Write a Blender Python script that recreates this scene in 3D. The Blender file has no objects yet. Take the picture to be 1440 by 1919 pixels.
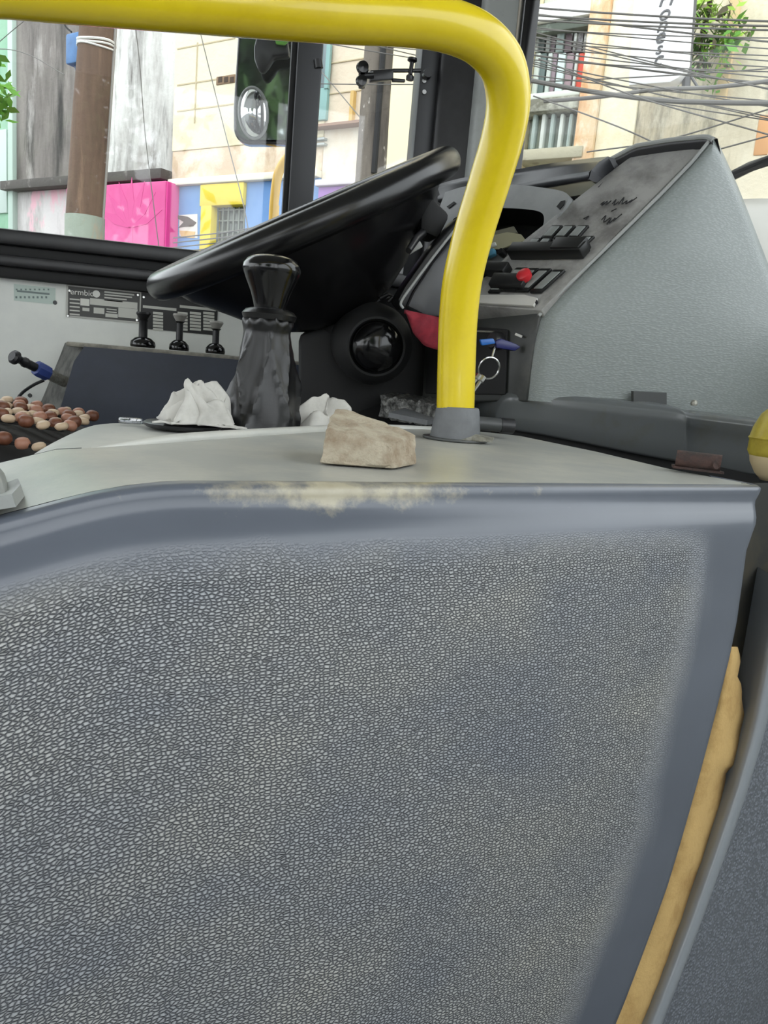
import bpy, bmesh, math, random
from mathutils import Vector, noise
random.seed(7)
SC = bpy.context.scene
COL = SC.collection

# ------------------------------------------------------------------ camera
FOC = 1442.0
CAM = Vector((0, 0, .775))
YAW, PIT, ROL = (math.radians(v) for v in (12, 10.6, 5))
FW = Vector((math.sin(YAW)*math.cos(PIT), math.cos(YAW)*math.cos(PIT), -math.sin(PIT)))
R0 = Vector((math.cos(YAW), -math.sin(YAW), 0)); U0 = R0.cross(FW)
RT = R0*math.cos(ROL) + U0*math.sin(ROL); UP = U0*math.cos(ROL) - R0*math.sin(ROL)
cd = bpy.data.cameras.new('camera'); cam = bpy.data.objects.new('camera', cd); COL.objects.link(cam)
cd.sensor_fit = 'HORIZONTAL'; cd.sensor_width = 36; cd.lens = 36*FOC/1440; cd.clip_start = .01
m = cam.matrix_world.copy()
for i in range(3):
    m[i][0], m[i][1], m[i][2], m[i][3] = RT[i], UP[i], -FW[i], CAM[i]
cam.matrix_world = m
SC.camera = cam

# ------------------------------------------------------------------ light: one even overcast sky
w = bpy.data.worlds.new('overcast_sky'); SC.world = w; w.use_nodes = True
bg = w.node_tree.nodes['Background']
bg.inputs[0].default_value = (.93, .97, 1.0, 1); bg.inputs[1].default_value = 1.0
SC.view_settings.view_transform = 'Standard'; SC.view_settings.look = 'None'
SC.view_settings.gamma = 1; SC.view_settings.use_curve_mapping = False
SC.view_settings.exposure = 1.85

# ------------------------------------------------------------------ geometry helpers
def ray(px, py): return FW*FOC + RT*(px-720) + UP*(959.5-py)
def P(px, py, X=None, Y=None, Z=None):
    d = ray(px, py)
    t = (X-CAM.x)/d.x if X is not None else (Y-CAM.y)/d.y if Y is not None else (Z-CAM.z)/d.z
    return CAM + d*t
def PL(px, py, pl):                       # pixel onto plane (point, normal)
    d = ray(px, py); return CAM + d*((pl[0]-CAM).dot(pl[1])/d.dot(pl[1]))
def plane3(a, b, c): return (a, (b-a).cross(c-a).normalized())
def V(*a): return Vector(a)
def wl(o):
    v = Vector((0, 0, 0))
    while o: v += o.location; o = o.parent
    return v
def tag(o, label=None, cat=None, group=None, kind=None):
    if label: o['label'] = label
    if cat: o['category'] = cat
    if group: o['group'] = group
    if kind: o['kind'] = kind
    return o
def thing(name, loc, label, cat, group=None, kind=None):
    o = bpy.data.objects.new(name, None); o.empty_display_size = .05
    COL.objects.link(o); o.location = loc
    return tag(o, label, cat, group, kind)
def mk(name, verts, faces, mat, parent=None, smooth=False, bevel=0, seg=2, sub=0, solid=0, recalc=True, uv=None):
    verts = [Vector(v) for v in verts]
    if parent is not None: org = wl(parent)
    else:
        xs = [v.x for v in verts]; ys = [v.y for v in verts]; zs = [v.z for v in verts]
        org = Vector(((min(xs)+max(xs))/2, (min(ys)+max(ys))/2, min(zs)))
    me = bpy.data.meshes.new(name)
    me.from_pydata([v-org for v in verts], [], faces); me.update()
    bm = bmesh.new(); bm.from_mesh(me)
    if recalc: bmesh.ops.recalc_face_normals(bm, faces=bm.faces)
    if bevel:
        es = [e for e in bm.edges if len(e.link_faces) == 2 and e.calc_face_angle(0) > .4]
        bmesh.ops.bevel(bm, geom=es, offset=bevel, segments=seg, profile=.5, affect='EDGES', clamp_overlap=True)
    bm.to_mesh(me); bm.free()
    o = bpy.data.objects.new(name, me); COL.objects.link(o)
    if parent is not None: o.parent = parent
    else: o.location = org
    if smooth or bevel:
        for p in me.polygons: p.use_smooth = True
    if bevel or smooth == 'auto':
        me.set_sharp_from_angle(angle=math.radians(40))
    if sub:
        md = o.modifiers.new('s', 'SUBSURF'); md.levels = md.render_levels = sub
    if solid:
        md = o.modifiers.new('t', 'SOLIDIFY'); md.thickness = solid; md.offset = -1
    me.materials.append(mat)
    return o
def box(name, lo, hi, mat, parent=None, bevel=.003, seg=2):
    x0, y0, z0 = lo; x1, y1, z1 = hi
    v = [(x0,y0,z0),(x1,y0,z0),(x1,y1,z0),(x0,y1,z0),(x0,y0,z1),(x1,y0,z1),(x1,y1,z1),(x0,y1,z1)]
    return mk(name, v, [(0,3,2,1),(4,5,6,7),(0,1,5,4),(1,2,6,5),(2,3,7,6),(3,0,4,7)], mat, parent, bevel=bevel, seg=seg)
def prism(name, poly, vec, mat, parent=None, bevel=0, seg=2):
    n = len(poly); vec = Vector(vec)
    v = list(poly) + [p+vec for p in poly]
    f = [tuple(range(n)), tuple(range(2*n-1, n-1, -1))] + [(i, (i+1) % n, n+(i+1) % n, n+i) for i in range(n)]
    return mk(name, v, f, mat, parent, bevel=bevel, seg=seg)
def crom(pts, n=8):                       # Catmull-Rom resample
    pts = [Vector(p) for p in pts]; out = []
    e = [pts[0]*2-pts[1]] + pts + [pts[-1]*2-pts[-2]]
    for i in range(1, len(e)-2):
        a, b, c, d = e[i-1:i+3]
        for k in range(n):
            t = k/n
            out.append(.5*((2*b)+(c-a)*t+(2*a-5*b+4*c-d)*t*t+(3*b-a-3*c+d)*t**3))
    out.append(pts[-1]); return out
def tube_vf(pts, rad, seg=12, caps=True, closed=False, fold=None):
    pts = [Vector(p) for p in pts]; n = len(pts); vs = []; fs = []
    rads = rad if isinstance(rad, (list, tuple)) else [rad]*n
    t0 = (pts[1]-pts[0]).normalized(); nrm = t0.orthogonal().normalized()
    for i in range(n):
        if closed: t = (pts[(i+1) % n]-pts[i-1]).normalized()
        else: t = (pts[min(i+1, n-1)]-pts[max(i-1, 0)]).normalized()
        nrm = (nrm - t*nrm.dot(t)).normalized(); b = t.cross(nrm)
        for k in range(seg):
            a = 2*math.pi*k/seg; r = rads[i]*(fold(i/(n-1), a) if fold else 1)
            vs.append(pts[i]+nrm*(r*math.cos(a))+b*(r*math.sin(a)))
    for i in range(n if closed else n-1):
        j = (i+1) % n
        for k in range(seg):
            fs.append((i*seg+k, i*seg+(k+1) % seg, j*seg+(k+1) % seg, j*seg+k))
    if caps and not closed: fs += [tuple(range(seg-1, -1, -1)), tuple(range((n-1)*seg, n*seg))]
    return vs, fs
def tube(name, pts, rad, mat, parent=None, seg=12, closed=False, fold=None, caps=True):
    v, f = tube_vf(pts, rad, seg, caps, closed, fold)
    return mk(name, v, f, mat, parent, smooth='auto')
def lathe(name, prof, org, axis, mat, parent=None, seg=28):
    axis = Vector(axis).normalized(); org = Vector(org); a = axis.orthogonal().normalized(); b = axis.cross(a)
    vs = []; fs = []
    for r, h in prof:
        for k in range(seg):
            t = 2*math.pi*k/seg; vs.append(org+axis*h+a*(r*math.cos(t))+b*(r*math.sin(t)))
    n = len(prof)
    for i in range(n-1):
        for k in range(seg):
            fs.append((i*seg+k, i*seg+(k+1) % seg, (i+1)*seg+(k+1) % seg, (i+1)*seg+k))
    fs += [tuple(range(seg-1, -1, -1)), tuple(range((n-1)*seg, n*seg))]
    return mk(name, vs, fs, mat, parent, smooth='auto')
def grid(name, rows, mat, parent=None, smooth=True, solid=0, sub=0):
    nr, nc = len(rows), len(rows[0]); vs = [v for r in rows for v in r]
    fs = [(i*nc+j, i*nc+j+1, (i+1)*nc+j+1, (i+1)*nc+j) for i in range(nr-1) for j in range(nc-1)]
    return mk(name, vs, fs, mat, parent, smooth=smooth, solid=solid, sub=sub)
def lerp(a, b, t): return a+(b-a)*t
def poly_at(pts, t):                      # point at fraction t of a polyline (by length)
    pts = [Vector(p) for p in pts]; L = [(pts[i+1]-pts[i]).length for i in range(len(pts)-1)]; s = t*sum(L)
    for i, l in enumerate(L):
        if s <= l or i == len(L)-1: return pts[i].lerp(pts[i+1], min(1, s/l if l else 0))
        s -= l
def text(name, s, org, xd, yd, size, mat, parent=None, ext=.0004, shear=0):
    c = bpy.data.curves.new(name, 'FONT'); c.body = s; c.size = size; c.extrude = ext; c.shear = shear; c.align_x = 'CENTER'; c.align_y = 'CENTER'
    t = bpy.data.objects.new(name, c); COL.objects.link(t); dg = bpy.context.evaluated_depsgraph_get()
    me = bpy.data.meshes.new_from_object(t.evaluated_get(dg)); bpy.data.objects.remove(t)
    xd = Vector(xd).normalized(); yd = Vector(yd).normalized(); zd = xd.cross(yd); o0 = wl(parent) if parent else Vector((0,0,0))
    for v in me.vertices: v.co = Vector(org)-o0+xd*v.co.x+yd*v.co.y+zd*v.co.z
    me.materials.clear(); me.materials.append(mat)
    o = bpy.data.objects.new(name, me); COL.objects.link(o); o.parent = parent
    return o

# ------------------------------------------------------------------ materials
def lin(c): return tuple(((v/255)/12.92 if v/255 <= .04045 else ((v/255+.055)/1.055)**2.4) for v in c)
def newmat(name):
    mt = bpy.data.materials.new(name); mt.use_nodes = True; nt = mt.node_tree
    return mt, nt, nt.nodes['Principled BSDF']
def nd(nt, t, **k):
    n = nt.nodes.new(t)
    for a, v in k.items(): setattr(n, a, v)
    return n
def ramp(nt, src, p0, p1, c0=(0,0,0,1), c1=(1,1,1,1)):
    r = nd(nt, 'ShaderNodeValToRGB'); e = r.color_ramp.elements
    e[0].position, e[1].position = p0, p1; e[0].color, e[1].color = c0, c1
    nt.links.new(src, r.inputs[0]); return r.outputs[0]
def mixc(nt, f, a, b):
    x = nd(nt, 'ShaderNodeMix', data_type='RGBA')
    for sock, val in ((x.inputs[0], f), (x.inputs[6], a), (x.inputs[7], b)):
        if hasattr(val, 'is_linked'): nt.links.new(val, sock)
        elif isinstance(val, (int, float)): sock.default_value = val
        else: sock.default_value = (*val[:3], 1)
    return x.outputs[2]
def coords(nt, scale=(1,1,1), kind='Object', rot=(0,0,0)):
    tc = nd(nt, 'ShaderNodeTexCoord'); mp = nd(nt, 'ShaderNodeMapping'); mp.inputs['Scale'].default_value = scale; mp.inputs['Rotation'].default_value = rot
    nt.links.new(tc.outputs[kind], mp.inputs[0]); return mp.outputs[0]
def noi(nt, co, scale, detail=4, rough=.6):
    n = nd(nt, 'ShaderNodeTexNoise'); n.inputs['Scale'].default_value = scale; n.inputs['Detail'].default_value = detail; n.inputs['Roughness'].default_value = rough
    nt.links.new(co, n.inputs['Vector']); return n.outputs['Fac']
def bump(nt, b, h, strength, dist):
    n = nd(nt, 'ShaderNodeBump'); n.inputs['Strength'].default_value = strength; n.inputs['Distance'].default_value = dist
    nt.links.new(h, n.inputs['Height']); nt.links.new(n.outputs[0], b.inputs['Normal']); return n
def M(name, rgb, rough=.5, metal=0, var=None, bmp=None, spec=.5, coat=0, emis=None, scl=(1,1,1)):
    """var=(rgb2, scale, lo, hi)  bmp=(scale, strength, distance)"""
    mt, nt, b = newmat(name); c = lin(rgb)
    b.inputs['Base Color'].default_value = (*c, 1); b.inputs['Roughness'].default_value = rough; b.inputs['Metallic'].default_value = metal
    b.inputs['Specular IOR Level'].default_value = spec; b.inputs['Coat Weight'].default_value = coat
    co = coords(nt, scl)
    if var:
        f = ramp(nt, noi(nt, co, var[1], 6, .65), var[2], var[3])
        nt.links.new(mixc(nt, f, c, lin(var[0])), b.inputs['Base Color'])
    if bmp: bump(nt, b, noi(nt, co, bmp[0], 5), bmp[1], bmp[2])
    return mt
def leather(name, rgb, crev, scale, strength, masked=False, rough=.42, spec=.5, aniso=(1,1,1)):
    mt, nt, b = newmat(name); co = coords(nt, aniso)
    if masked:
        pa = nd(nt, 'ShaderNodeAttribute', attribute_name='surf'); co = pa.outputs['Vector']
    wob = nd(nt, 'ShaderNodeTexNoise'); wob.inputs['Scale'].default_value = scale*.6
    nt.links.new(co, wob.inputs['Vector'])
    mx = nd(nt, 'ShaderNodeVectorMath', operation='MULTIPLY_ADD'); mx.inputs[1].default_value = (.35/scale,)*3
    nt.links.new(wob.outputs['Color'], mx.inputs[0]); nt.links.new(co, mx.inputs[2])
    vo = nd(nt, 'ShaderNodeTexVoronoi', feature='DISTANCE_TO_EDGE' if masked else 'SMOOTH_F1'); vo.inputs['Scale'].default_value = scale
    if masked: vo.voronoi_dimensions = '2D'; vo.inputs['Randomness'].default_value = .85
    else: vo.inputs['Smoothness'].default_value = .25
    nt.links.new(mx.outputs[0], vo.inputs['Vector'])
    h = ramp(nt, vo.outputs['Distance'], .0, .30) if masked else ramp(nt, vo.outputs['Distance'], .18, .62, (1,1,1,1), (0,0,0,1))
    big = ramp(nt, noi(nt, co, 7, 3), .35, .68)
    base = mixc(nt, big, lin(rgb), tuple(v*1.18 for v in lin(rgb)))
    dirt = noi(nt, co, 60, 6)
    base = mixc(nt, ramp(nt, dirt, .70, .84), base, lin((150,150,146)))
    if masked:
        at = nd(nt, 'ShaderNodeAttribute', attribute_name='grain'); fac = at.outputs['Fac']
        we = nd(nt, 'ShaderNodeAttribute', attribute_name='wear')
        hh = nd(nt, 'ShaderNodeMath', operation='MULTIPLY'); nt.links.new(h, hh.inputs[0]); nt.links.new(fac, hh.inputs[1]); hsrc = hh.outputs[0]
        inv = nd(nt, 'ShaderNodeMath', operation='SUBTRACT'); inv.inputs[0].default_value = 1; nt.links.new(h, inv.inputs[1])
        cm = nd(nt, 'ShaderNodeMath', operation='MULTIPLY'); nt.links.new(inv.outputs[0], cm.inputs[0]); nt.links.new(fac, cm.inputs[1])
        worn = mixc(nt, fac, base, mixc(nt, big, lin((150,154,160)), lin((180,179,172))))  # sheen and dust on the grain put into this lighter colour
        colr = mixc(nt, cm.outputs[0], worn, lin(crev))
        wa = nd(nt, 'ShaderNodeMath', operation='ADD'); nt.links.new(we.outputs['Fac'], wa.inputs[0])
        sn = nd(nt, 'ShaderNodeMath', operation='MULTIPLY_ADD'); sn.inputs[1].default_value = 1.6; sn.inputs[2].default_value = -.8
        nt.links.new(noi(nt, coords(nt, (1,1,1)), 38, 8, .7), sn.inputs[0]); nt.links.new(sn.outputs[0], wa.inputs[1])
        wf = ramp(nt, wa.outputs[0], .40, .80)
        colr = mixc(nt, wf, colr, mixc(nt, dirt, lin((140,130,104)), lin((190,184,164))))
        nt.links.new(colr, b.inputs['Base Color'])
        rr = nd(nt, 'ShaderNodeMapRange'); rr.inputs[3].default_value = .30; rr.inputs[4].default_value = rough; nt.links.new(fac, rr.inputs[0])
        nt.links.new(rr.outputs[0], b.inputs['Roughness'])
    else:
        inv = nd(nt, 'ShaderNodeMath', operation='SUBTRACT'); inv.inputs[0].default_value = 1; nt.links.new(h, inv.inputs[1])
        nt.links.new(mixc(nt, inv.outputs[0], base, lin(crev)), b.inputs['Base Color']); hsrc = h
        b.inputs['Roughness'].default_value = rough
    b.inputs['Specular IOR Level'].default_value = spec
    bump(nt, b, hsrc, strength, 1/scale*.35)
    return mt
def stained(name, base, cols, sx=1.2, sz=.25, seedv=0, lo=.42, hi=.62):
    """plaster wall with vertical mould streaks: cols = list of (rgb, scale, lo, hi, zstretch)"""
    mt, nt, b = newmat(name); c = lin(base); cur = None
    for k, (rgb, sc, l, h, zs) in enumerate(cols):
        co = coords(nt, (1, 1, zs)); off = nd(nt, 'ShaderNodeVectorMath', operation='ADD'); off.inputs[1].default_value = (seedv*3.1+k*7.3, k*2.7, seedv)
        nt.links.new(co, off.inputs[0])
        f = ramp(nt, noi(nt, off.outputs[0], sc, 8, .68), l, h)
        cur = mixc(nt, f, c if cur is None else cur, lin(rgb))
    nt.links.new(cur, b.inputs['Base Color']); b.inputs['Roughness'].default_value = .9
    bump(nt, b, noi(nt, coords(nt), 14, 6), .4, .02)
    return mt
def glass(name, fac=.06, tint=(.97,.98,.98)):
    mt, nt, b = newmat(name); nt.nodes.remove(b); out = nt.nodes['Material Output']
    t = nd(nt, 'ShaderNodeBsdfTransparent'); t.inputs[0].default_value = (*tint, 1); g = nd(nt, 'ShaderNodeBsdfGlossy'); g.inputs['Roughness'].default_value = .02
    x = nd(nt, 'ShaderNodeMixShader'); x.inputs[0].default_value = fac
    nt.links.new(t.outputs[0], x.inputs[1]); nt.links.new(g.outputs[0], x.inputs[2]); nt.links.new(x.outputs[0], out.inputs[0]); return mt

BLACK = M('black_plastic', (22,22,24), .38, var=((36,36,38), 30, .4, .7))
BLACKM = M('black_matte', (10,10,11), .7)
GLOSS = M('black_gloss', (11,11,12), .16, bmp=(40, .05, .002))
WHEEL = M('wheel_vinyl', (15,15,16), .26, bmp=(300, .05, .001))
RUBBER = M('grey_rubber', (104,106,108), .55, var=((86,88,90), 40, .4, .7))
YEL = M('yellow_paint', (216,192,24), .26, var=((200,174,20), 9, .45, .7), coat=.25, bmp=(16, .06, .004))
GREYP = M('grey_plastic', (142,145,142), .45, var=((120,123,120), 22, .45, .75))
DKGREY = M('dark_grey_plastic', (62,64,64), .4, var=((80,80,76), 14, .5, .75))
TOPM = M('cover_top', (158,159,154), .36, var=((180,178,168), 16, .42, .7), bmp=(220, .12, .001))
DECKM = M('deck_plastic', (176,177,172), .40, var=((196,195,188), 12, .4, .7))
WALLP = M('wall_panel', (214,216,210), .5, var=((200,202,198), 6, .4, .7))
ROOFM = M('roof_lining', (226,226,220), .7)
FLOORM = M('rubber_floor', (88,88,90), .8, bmp=(60, .3, .003))
STEEL = M('chrome', (200,200,198), .22, metal=1)
WHITEP = M('white_plastic', (214,214,208), .5)

# ------------------------------------------------------------------ street and bus shell
STREET = -.92
gm = M('asphalt', (92,92,92), .9, var=((120,118,112), 3, .4, .7), bmp=(30, .3, .02))
tag(mk('floor_street', [(-40,-30,STREET),(40,-30,STREET),(40,40,STREET),(-40,40,STREET)], [(0,1,2,3)], gm), 'grey asphalt street outside the bus', 'street', kind='structure')
tag(box('floor', (-3.2,-1.0,-.05), (1.0,1.6,0), FLOORM, bevel=0), 'dark rubber bus floor', 'floor', kind='structure')
tag(box('ceiling', (-3.2,-1.0,2.0), (1.05,1.62,2.05), ROOFM, bevel=0), 'pale lining of the bus roof', 'ceiling', kind='structure')
YW = 1.55
wall = tag(box('wall_left', (-3.2,YW,0), (.40,YW+.05,.90), WALLP, bevel=0), 'pale grey panel below the driver side window', 'wall', kind='structure')
tag(box('wall_left.001', (-3.2,YW,1.72), (.40,YW+.05,2.0), WALLP, bevel=0), 'pale grey panel above the driver side window', 'wall', kind='structure')
tag(box('wall_right', (-3.2,-1.0,0), (.66,-.96,.72), M('shading_panel', (120,122,122), .5), bevel=0), 'unseen lower panel on the door side, added to shade the engine cover', 'wall', kind='structure')  # unseen wall added, its height shades the lower engine cover
dr3 = thing('reflection_posts', (.1,-.98,0), 'unseen dark posts added on the door side to vary reflections', 'door', kind='structure')
for x_, w_ in ((-.42,.10),(.12,.05),(.60,.08)): box('reflection_post', (x_,-1.0,.72), (x_+w_,-.95,2.0), BLACK, dr3, .004)  # unseen posts added to vary the reflections on the engine cover
# black ribbed sill under the side window
sill = thing('trim_1', (-.5,YW,.87), 'black ribbed sill below the driver side window', 'window sill', kind='structure')
box('sill_rail', (-3.2,YW-.030,.930), (.40,YW+.03,.957), BLACK, sill, .005)
box('sill_rail', (-3.2,YW-.018,.912), (.40,YW+.01,.930), BLACKM, sill, .002)
box('sill_rail', (-3.2,YW-.034,.893), (.40,YW+.01,.913), BLACK, sill, .005)
box('sill_rail', (-3.2,YW-.022,.874), (.40,YW+.005,.894), BLACKM, sill, .003)
# side window: posts, frame and two panes
GL = glass('side_glass', .035)
win = thing('window_1', (0,YW,.95), 'driver side window with black posts', 'window', kind='structure')
DKFRAME = M('dark_frame', (40,41,44), .45)
box('window_post', (.092,YW-.02,.95), (.138,YW+.03,1.74), DKFRAME, win, .004)
box('window_seal', (.082,YW-.008,.95), (.094,YW+.02,1.74), BLACKM, win, .002)
p0 = P(776, 200, Y=YW).x; p1 = P(818, 200, Y=YW).x
box('window_post', (p0,YW-.03,.95), (p1,YW+.03,1.74), DKFRAME, win, .004)
for yy in (152, 173):
    q = P(795, yy, Y=YW-.031); lathe('rivet', [(.0001,.003),(.004,.003),(.0045,0)], q, (0,-1,0), STEEL, win, 10)
box('pane', (-3.2,YW+.008,.95), (.085,YW+.012,1.74), GL, win, 0)
box('pane', (.135,YW+.008,.95), (p0+.002,YW+.012,1.74), GL, win, 0)
# front left corner pillar
pil = thing('trim_2', (.42,1.45,.9), 'black corner pillar between side window and windscreen', 'pillar', kind='structure')
q0 = P(815, 200, Y=1.52); q1 = P(888, 200, Y=1.50)
prism('pillar_core', [V(q0.x,1.57,.2), V(q0.x,1.50,.2), V(q1.x,1.46,.2), V(q1.x+.10,1.57,.2)], (0,0,1.8), BLACK, pil, .008)
g0 = P(885, 250, Y=1.44); g1 = P(962, 100, Y=1.42)
prism('pillar_trim', [V(g0.x,1.47,.6), V(g0.x+.004,1.44,.6), V(g1.x-.004,1.40,.6), V(g1.x+.01,1.46,.6)], (0,0,1.4), GREYP, pil, .006)
# windscreen: black frame and curved glass
wsx = [V(.478,1.405,0), V(.56,1.33,0), V(.66,1.15,0), V(.745,.85,0), V(.80,.5,0), V(.82,.1,0), V(.80,-.4,0), V(.745,-.75,0), V(.66,-1.0,0)]
ws = crom(wsx, 5)
scr = thing('window_2', (.7,.3,.9), 'curved windscreen with black frame', 'window', kind='structure')
WSG = glass('windscreen_glass', .03)
grid('pane', [[p+V(0,0,z) for p in ws] for z in (.86, 1.3, 1.78)], WSG, scr, solid=.004)
box('window_frame', (.462,1.385,.75), (.490,1.41,2.0), GLOSS, scr, .004)
grid('header', [[p+V(dx,0,z) for p in ws] for dx, z in ((0,1.76),(-.03,1.78),(-.04,2.0))], BLACKM, scr, solid=.01)
grid('wall_front', [[p+V(0,0,z) for p in ws] for z in (-.3, .5, .87)], WALLP, scr, solid=.02)

# ------------------------------------------------------------------ engine cover
cover = thing('engine_cover', (.15,.6,.0), 'large blue grey moulded engine cover with grained side panel', 'engine cover')
FLK = leather('cover_leather', (86,91,100), (72,75,81), 400, .9, masked=True, rough=.36, spec=.6)
NH = V(.302,-1,0).normalized()
def ridge(x):
    z = .71; k = -.043-x
    if k > -.03: z -= .30*((k+.03)**2/.12 if k < .03 else k)
    return V(x, .396+.302*x, z)
KS = .13
fpl = plane3(V(0,.396,.71), V(1,.698,.71), V(0,.396-.13,-.29))
fpl = (fpl[0]+NH*.028, fpl[1])
rb = [PL(x, y, fpl) for x, y in [(1428,945),(1412,1010),(1380,1200),(1320,1430),(1250,1650),(1150,1919)]]
def xr(z):
    pts = [(.71,.408)] + [(p.z, p.x+(.008 if i < 2 else .003 if i == 2 else -.003)) for i, p in enumerate(rb)]
    for (za, xa), (zb, xb) in zip(pts, pts[1:]):
        if z >= zb: return xa+(xb-xa)*(za-z)/(za-zb)
    (za, xa), (zb, xb) = pts[-2:]
    return xb+(xb-xa)*(zb-z)/(za-zb)*1.15
prof = [(-.006,-.0005),(-.002,.0),(.0012,.001),(.0024,.003),(.0028,.006),(.0030,.0105),(.0050,.0135),(.0095,.0175),(.0140,.0215),(.0170,.026),(.0190,.033),(.0210,.045)]
for k in range(1, 23): prof.append((prof[-1][0]+.025*max(0, .30-.017*k), .045+k*.025))
NX = 90
rows = []; grain = []; wear = []; surf = []
for o, d in prof:
    row = []
    xe = lerp(.400, xr(.67), max(0, d)/.04) if d < .04 else xr(.71-d)
    for j in range(NX+1):
        t = j/NX; x = -.5+(xe+.5)*t**.85
        p = ridge(x); drop = d*(1.0)
        q = p + NH*o + V(-.289*o*t,0,-drop)
        q += NH*(.006*math.sin(x*7+1.0)*min(1, d/.2))
        row.append(q)
        rd = xe-x
        lm = .027
        a = max(0, min(1, (d-lm+.004*noise.noise(V(x*30,1,0)))/.016)); b_ = max(0, min(1, (rd-.034-.06*max(0, d-.25)-.008*noise.noise(V(d*25,3,0))-.006*noise.noise(V(d*70,9,0)))/.030))
        grain.append(a*b_); surf += [x*.95+.004*noise.noise(V(x*14,d*14,2)), d*1.6+.006*noise.noise(V(x*9,d*9,6)), 0]
        wx = max(0, 1-abs(x-.06)/.17)
        wear.append(max(0, wx*(1-abs(d-.004)/.017))*1.0)
    for s, (a, bb) in enumerate([(.004,.001),(.0065,.004),(.008,.012),(.008,.05)]):   # rounded front return
        row.append(row[NX] + V(a,0,0) - NH*bb); grain.append(0); wear.append(0); surf += [xe+.01*s, d, 0]
    rows.append(row)
fl = grid('side_panel', rows, FLK, cover)
for nm, dat in (('grain', grain), ('wear', wear)):
    at = fl.data.attributes.new(nm, 'FLOAT', 'POINT'); at.data.foreach_set('value', dat)
at = fl.data.attributes.new('surf', 'FLOAT_VECTOR', 'POINT'); at.data.foreach_set('vector', surf)
# flat top with raised rear lip
back = [V(-.088,.50,.71), V(.087,.736,.71), V(.16,.82,.71), V(.28,.885,.71), V(.335,.86,.71), V(.366,.72,.71), V(.377,.598,.71), V(.402,.535,.71)]
fr = [ridge(-.03+(.43)*i/40)-NH*.006+V(0,0,.0005) for i in range(41)]
n1 = 41
bk = [poly_at(back, i/40) for i in range(41)]
grid('top_panel', [[fr[j].lerp(bk[j], t) for j in range(41)] for t in [k/10 for k in range(11)]], TOPM, cover)
lipp = crom([V(-.083,.507,.709), V(-.02,.592,.7115), V(.087,.736,.711), V(.16,.82,.710), V(.27,.885,.708)], 8)
tube('rear_lip', lipp, [.0012+.0033*min(1, i/6) for i in range(len(lipp))], DECKM, cover, 10)
frl = [ridge(-.03-.47*i/30)-NH*.006+V(0,0,.0005) for i in range(31)]
bkl = [V(-.088-.412*i/30, .50-.12*i/30, .71-.30*max(0,.412*i/30-.01)) for i in range(31)]
grid('sloping_shoulder', [[frl[j].lerp(bkl[j], t) + V(0,0,.004*math.sin(math.pi*t)*min(1,j/8)) for j in range(31)] for t in [k/10 for k in range(11)]], TOPM, cover)
grid('shoulder_skirt', [[b-V(0,-.004,0)-V(0,0,dz) for b in bkl] for dz in (0,.02,.1,.3)], DKGREY, cover)
# driver side deck, rounded at the rear end
dk = []
for x, dz, y0, y1 in [(-.166,.16,.62,.80),(-.164,.07,.60,.815),(-.156,.026,.58,.825),(-.140,.007,.56,.835),(-.118,.001,.54,.838),(-.08,0,.5,.84),(.0,0,.5,.84),(.1,0,.6,.85),(.2,0,.7,.90),(.33,0,.8,.94)]:
    dk.append([V(x,y0,.62-dz), V(x,y0+.004,.69-dz), V(x,y0+.02,.70-dz), V(x,lerp(y0,y1,.5),.701-dz), V(x,y1-.02,.70-dz), V(x,y1-.004,.694-dz), V(x,y1,.68-dz), V(x,y1+.004,.45)])
grid('driver_deck', dk, DECKM, cover, sub=2)

# foam strip and front section beside the cover
FOAM = M('torn_foam', (206,172,112), .95, var=((176,140,84), 40, .45, .75), bmp=(120, .5, .003))
fo = (fpl[0]-NH*.030, fpl[1])
Lf = [(1371,1212),(1340,1330),(1316,1410),(1285,1530),(1245,1650),(1195,1790),(1135,1919),(1090,2010)]
Rf = [(1383,1212),(1394,1330),(1386,1432),(1362,1445),(1352,1530),(1330,1600),(1312,1660),(1290,1760),(1268,1850),(1232,1919),(1190,2010)]
fv = []
for i in range(61):
    t = i/60
    a = poly_at([V(x,y,0) for x, y in Lf], t); b = poly_at([V(x,y,0) for x, y in Rf], t)
    a.x -= 14
    b.x += 7*noise.noise(V(t*23,0,0))+4*noise.noise(V(t*70,4,0)); row = []
    for k in range(7):
        s = k/6; q = a.lerp(b, s)
        row.append(PL(q.x, q.y, (fo[0]+NH*(.010*math.sin(math.pi*min(1,s*1.05))+.002*noise.noise(V(t*9,s*3,5))), fo[1])))
    row.append(row[-1]-NH*.03)
    fv.append(row)
tag(grid('foam_strip', fv, FOAM), 'torn beige foam strip squeezed between the engine cover and its front section', 'foam strip')
FL2 = leather('front_leather', (128,133,142), (100,104,110), 430, .6, rough=.42)
DARKG = M('dark_gap', (40,40,36), .8, var=((66,60,44), 20, .45, .7))
fc = thing('front_cover_section', (.45,.5,0), 'grey grained front section standing right of the torn foam', 'engine cover')
Le = [(1470,1090),(1440,1270),(1420,1370),(1385,1490),(1340,1620),(1295,1745),(1228,1919),(1180,2040),(1090,2260)]
fp2 = (fpl[0]-NH*.012, fpl[1])
er = []; dr = []
for i in range(29):
    t = i/28; a = poly_at([V(x,y,0) for x, y in Le], t)
    e = PL(a.x, a.y, fp2); r = []
    for o, b in [(.030,.055),(.010,.020),(.002,.008),(0,.002),(.004,0),(.010,.001),(.016,.004),(.022,.0055),(.035,.006),(.06,.006),(.12,.008),(.3,.02)]:
        r.append(e+V(o,.302*o,0)-NH*b)
    er.append(r)
grid('edge_moulding', [r[:7] for r in er], M('front_edge_highlight', (140,145,150), .28), fc)  # edge highlight put into a lighter base colour
grid('side_panel', [r[6:] for r in er], FL2, fc)
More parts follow.
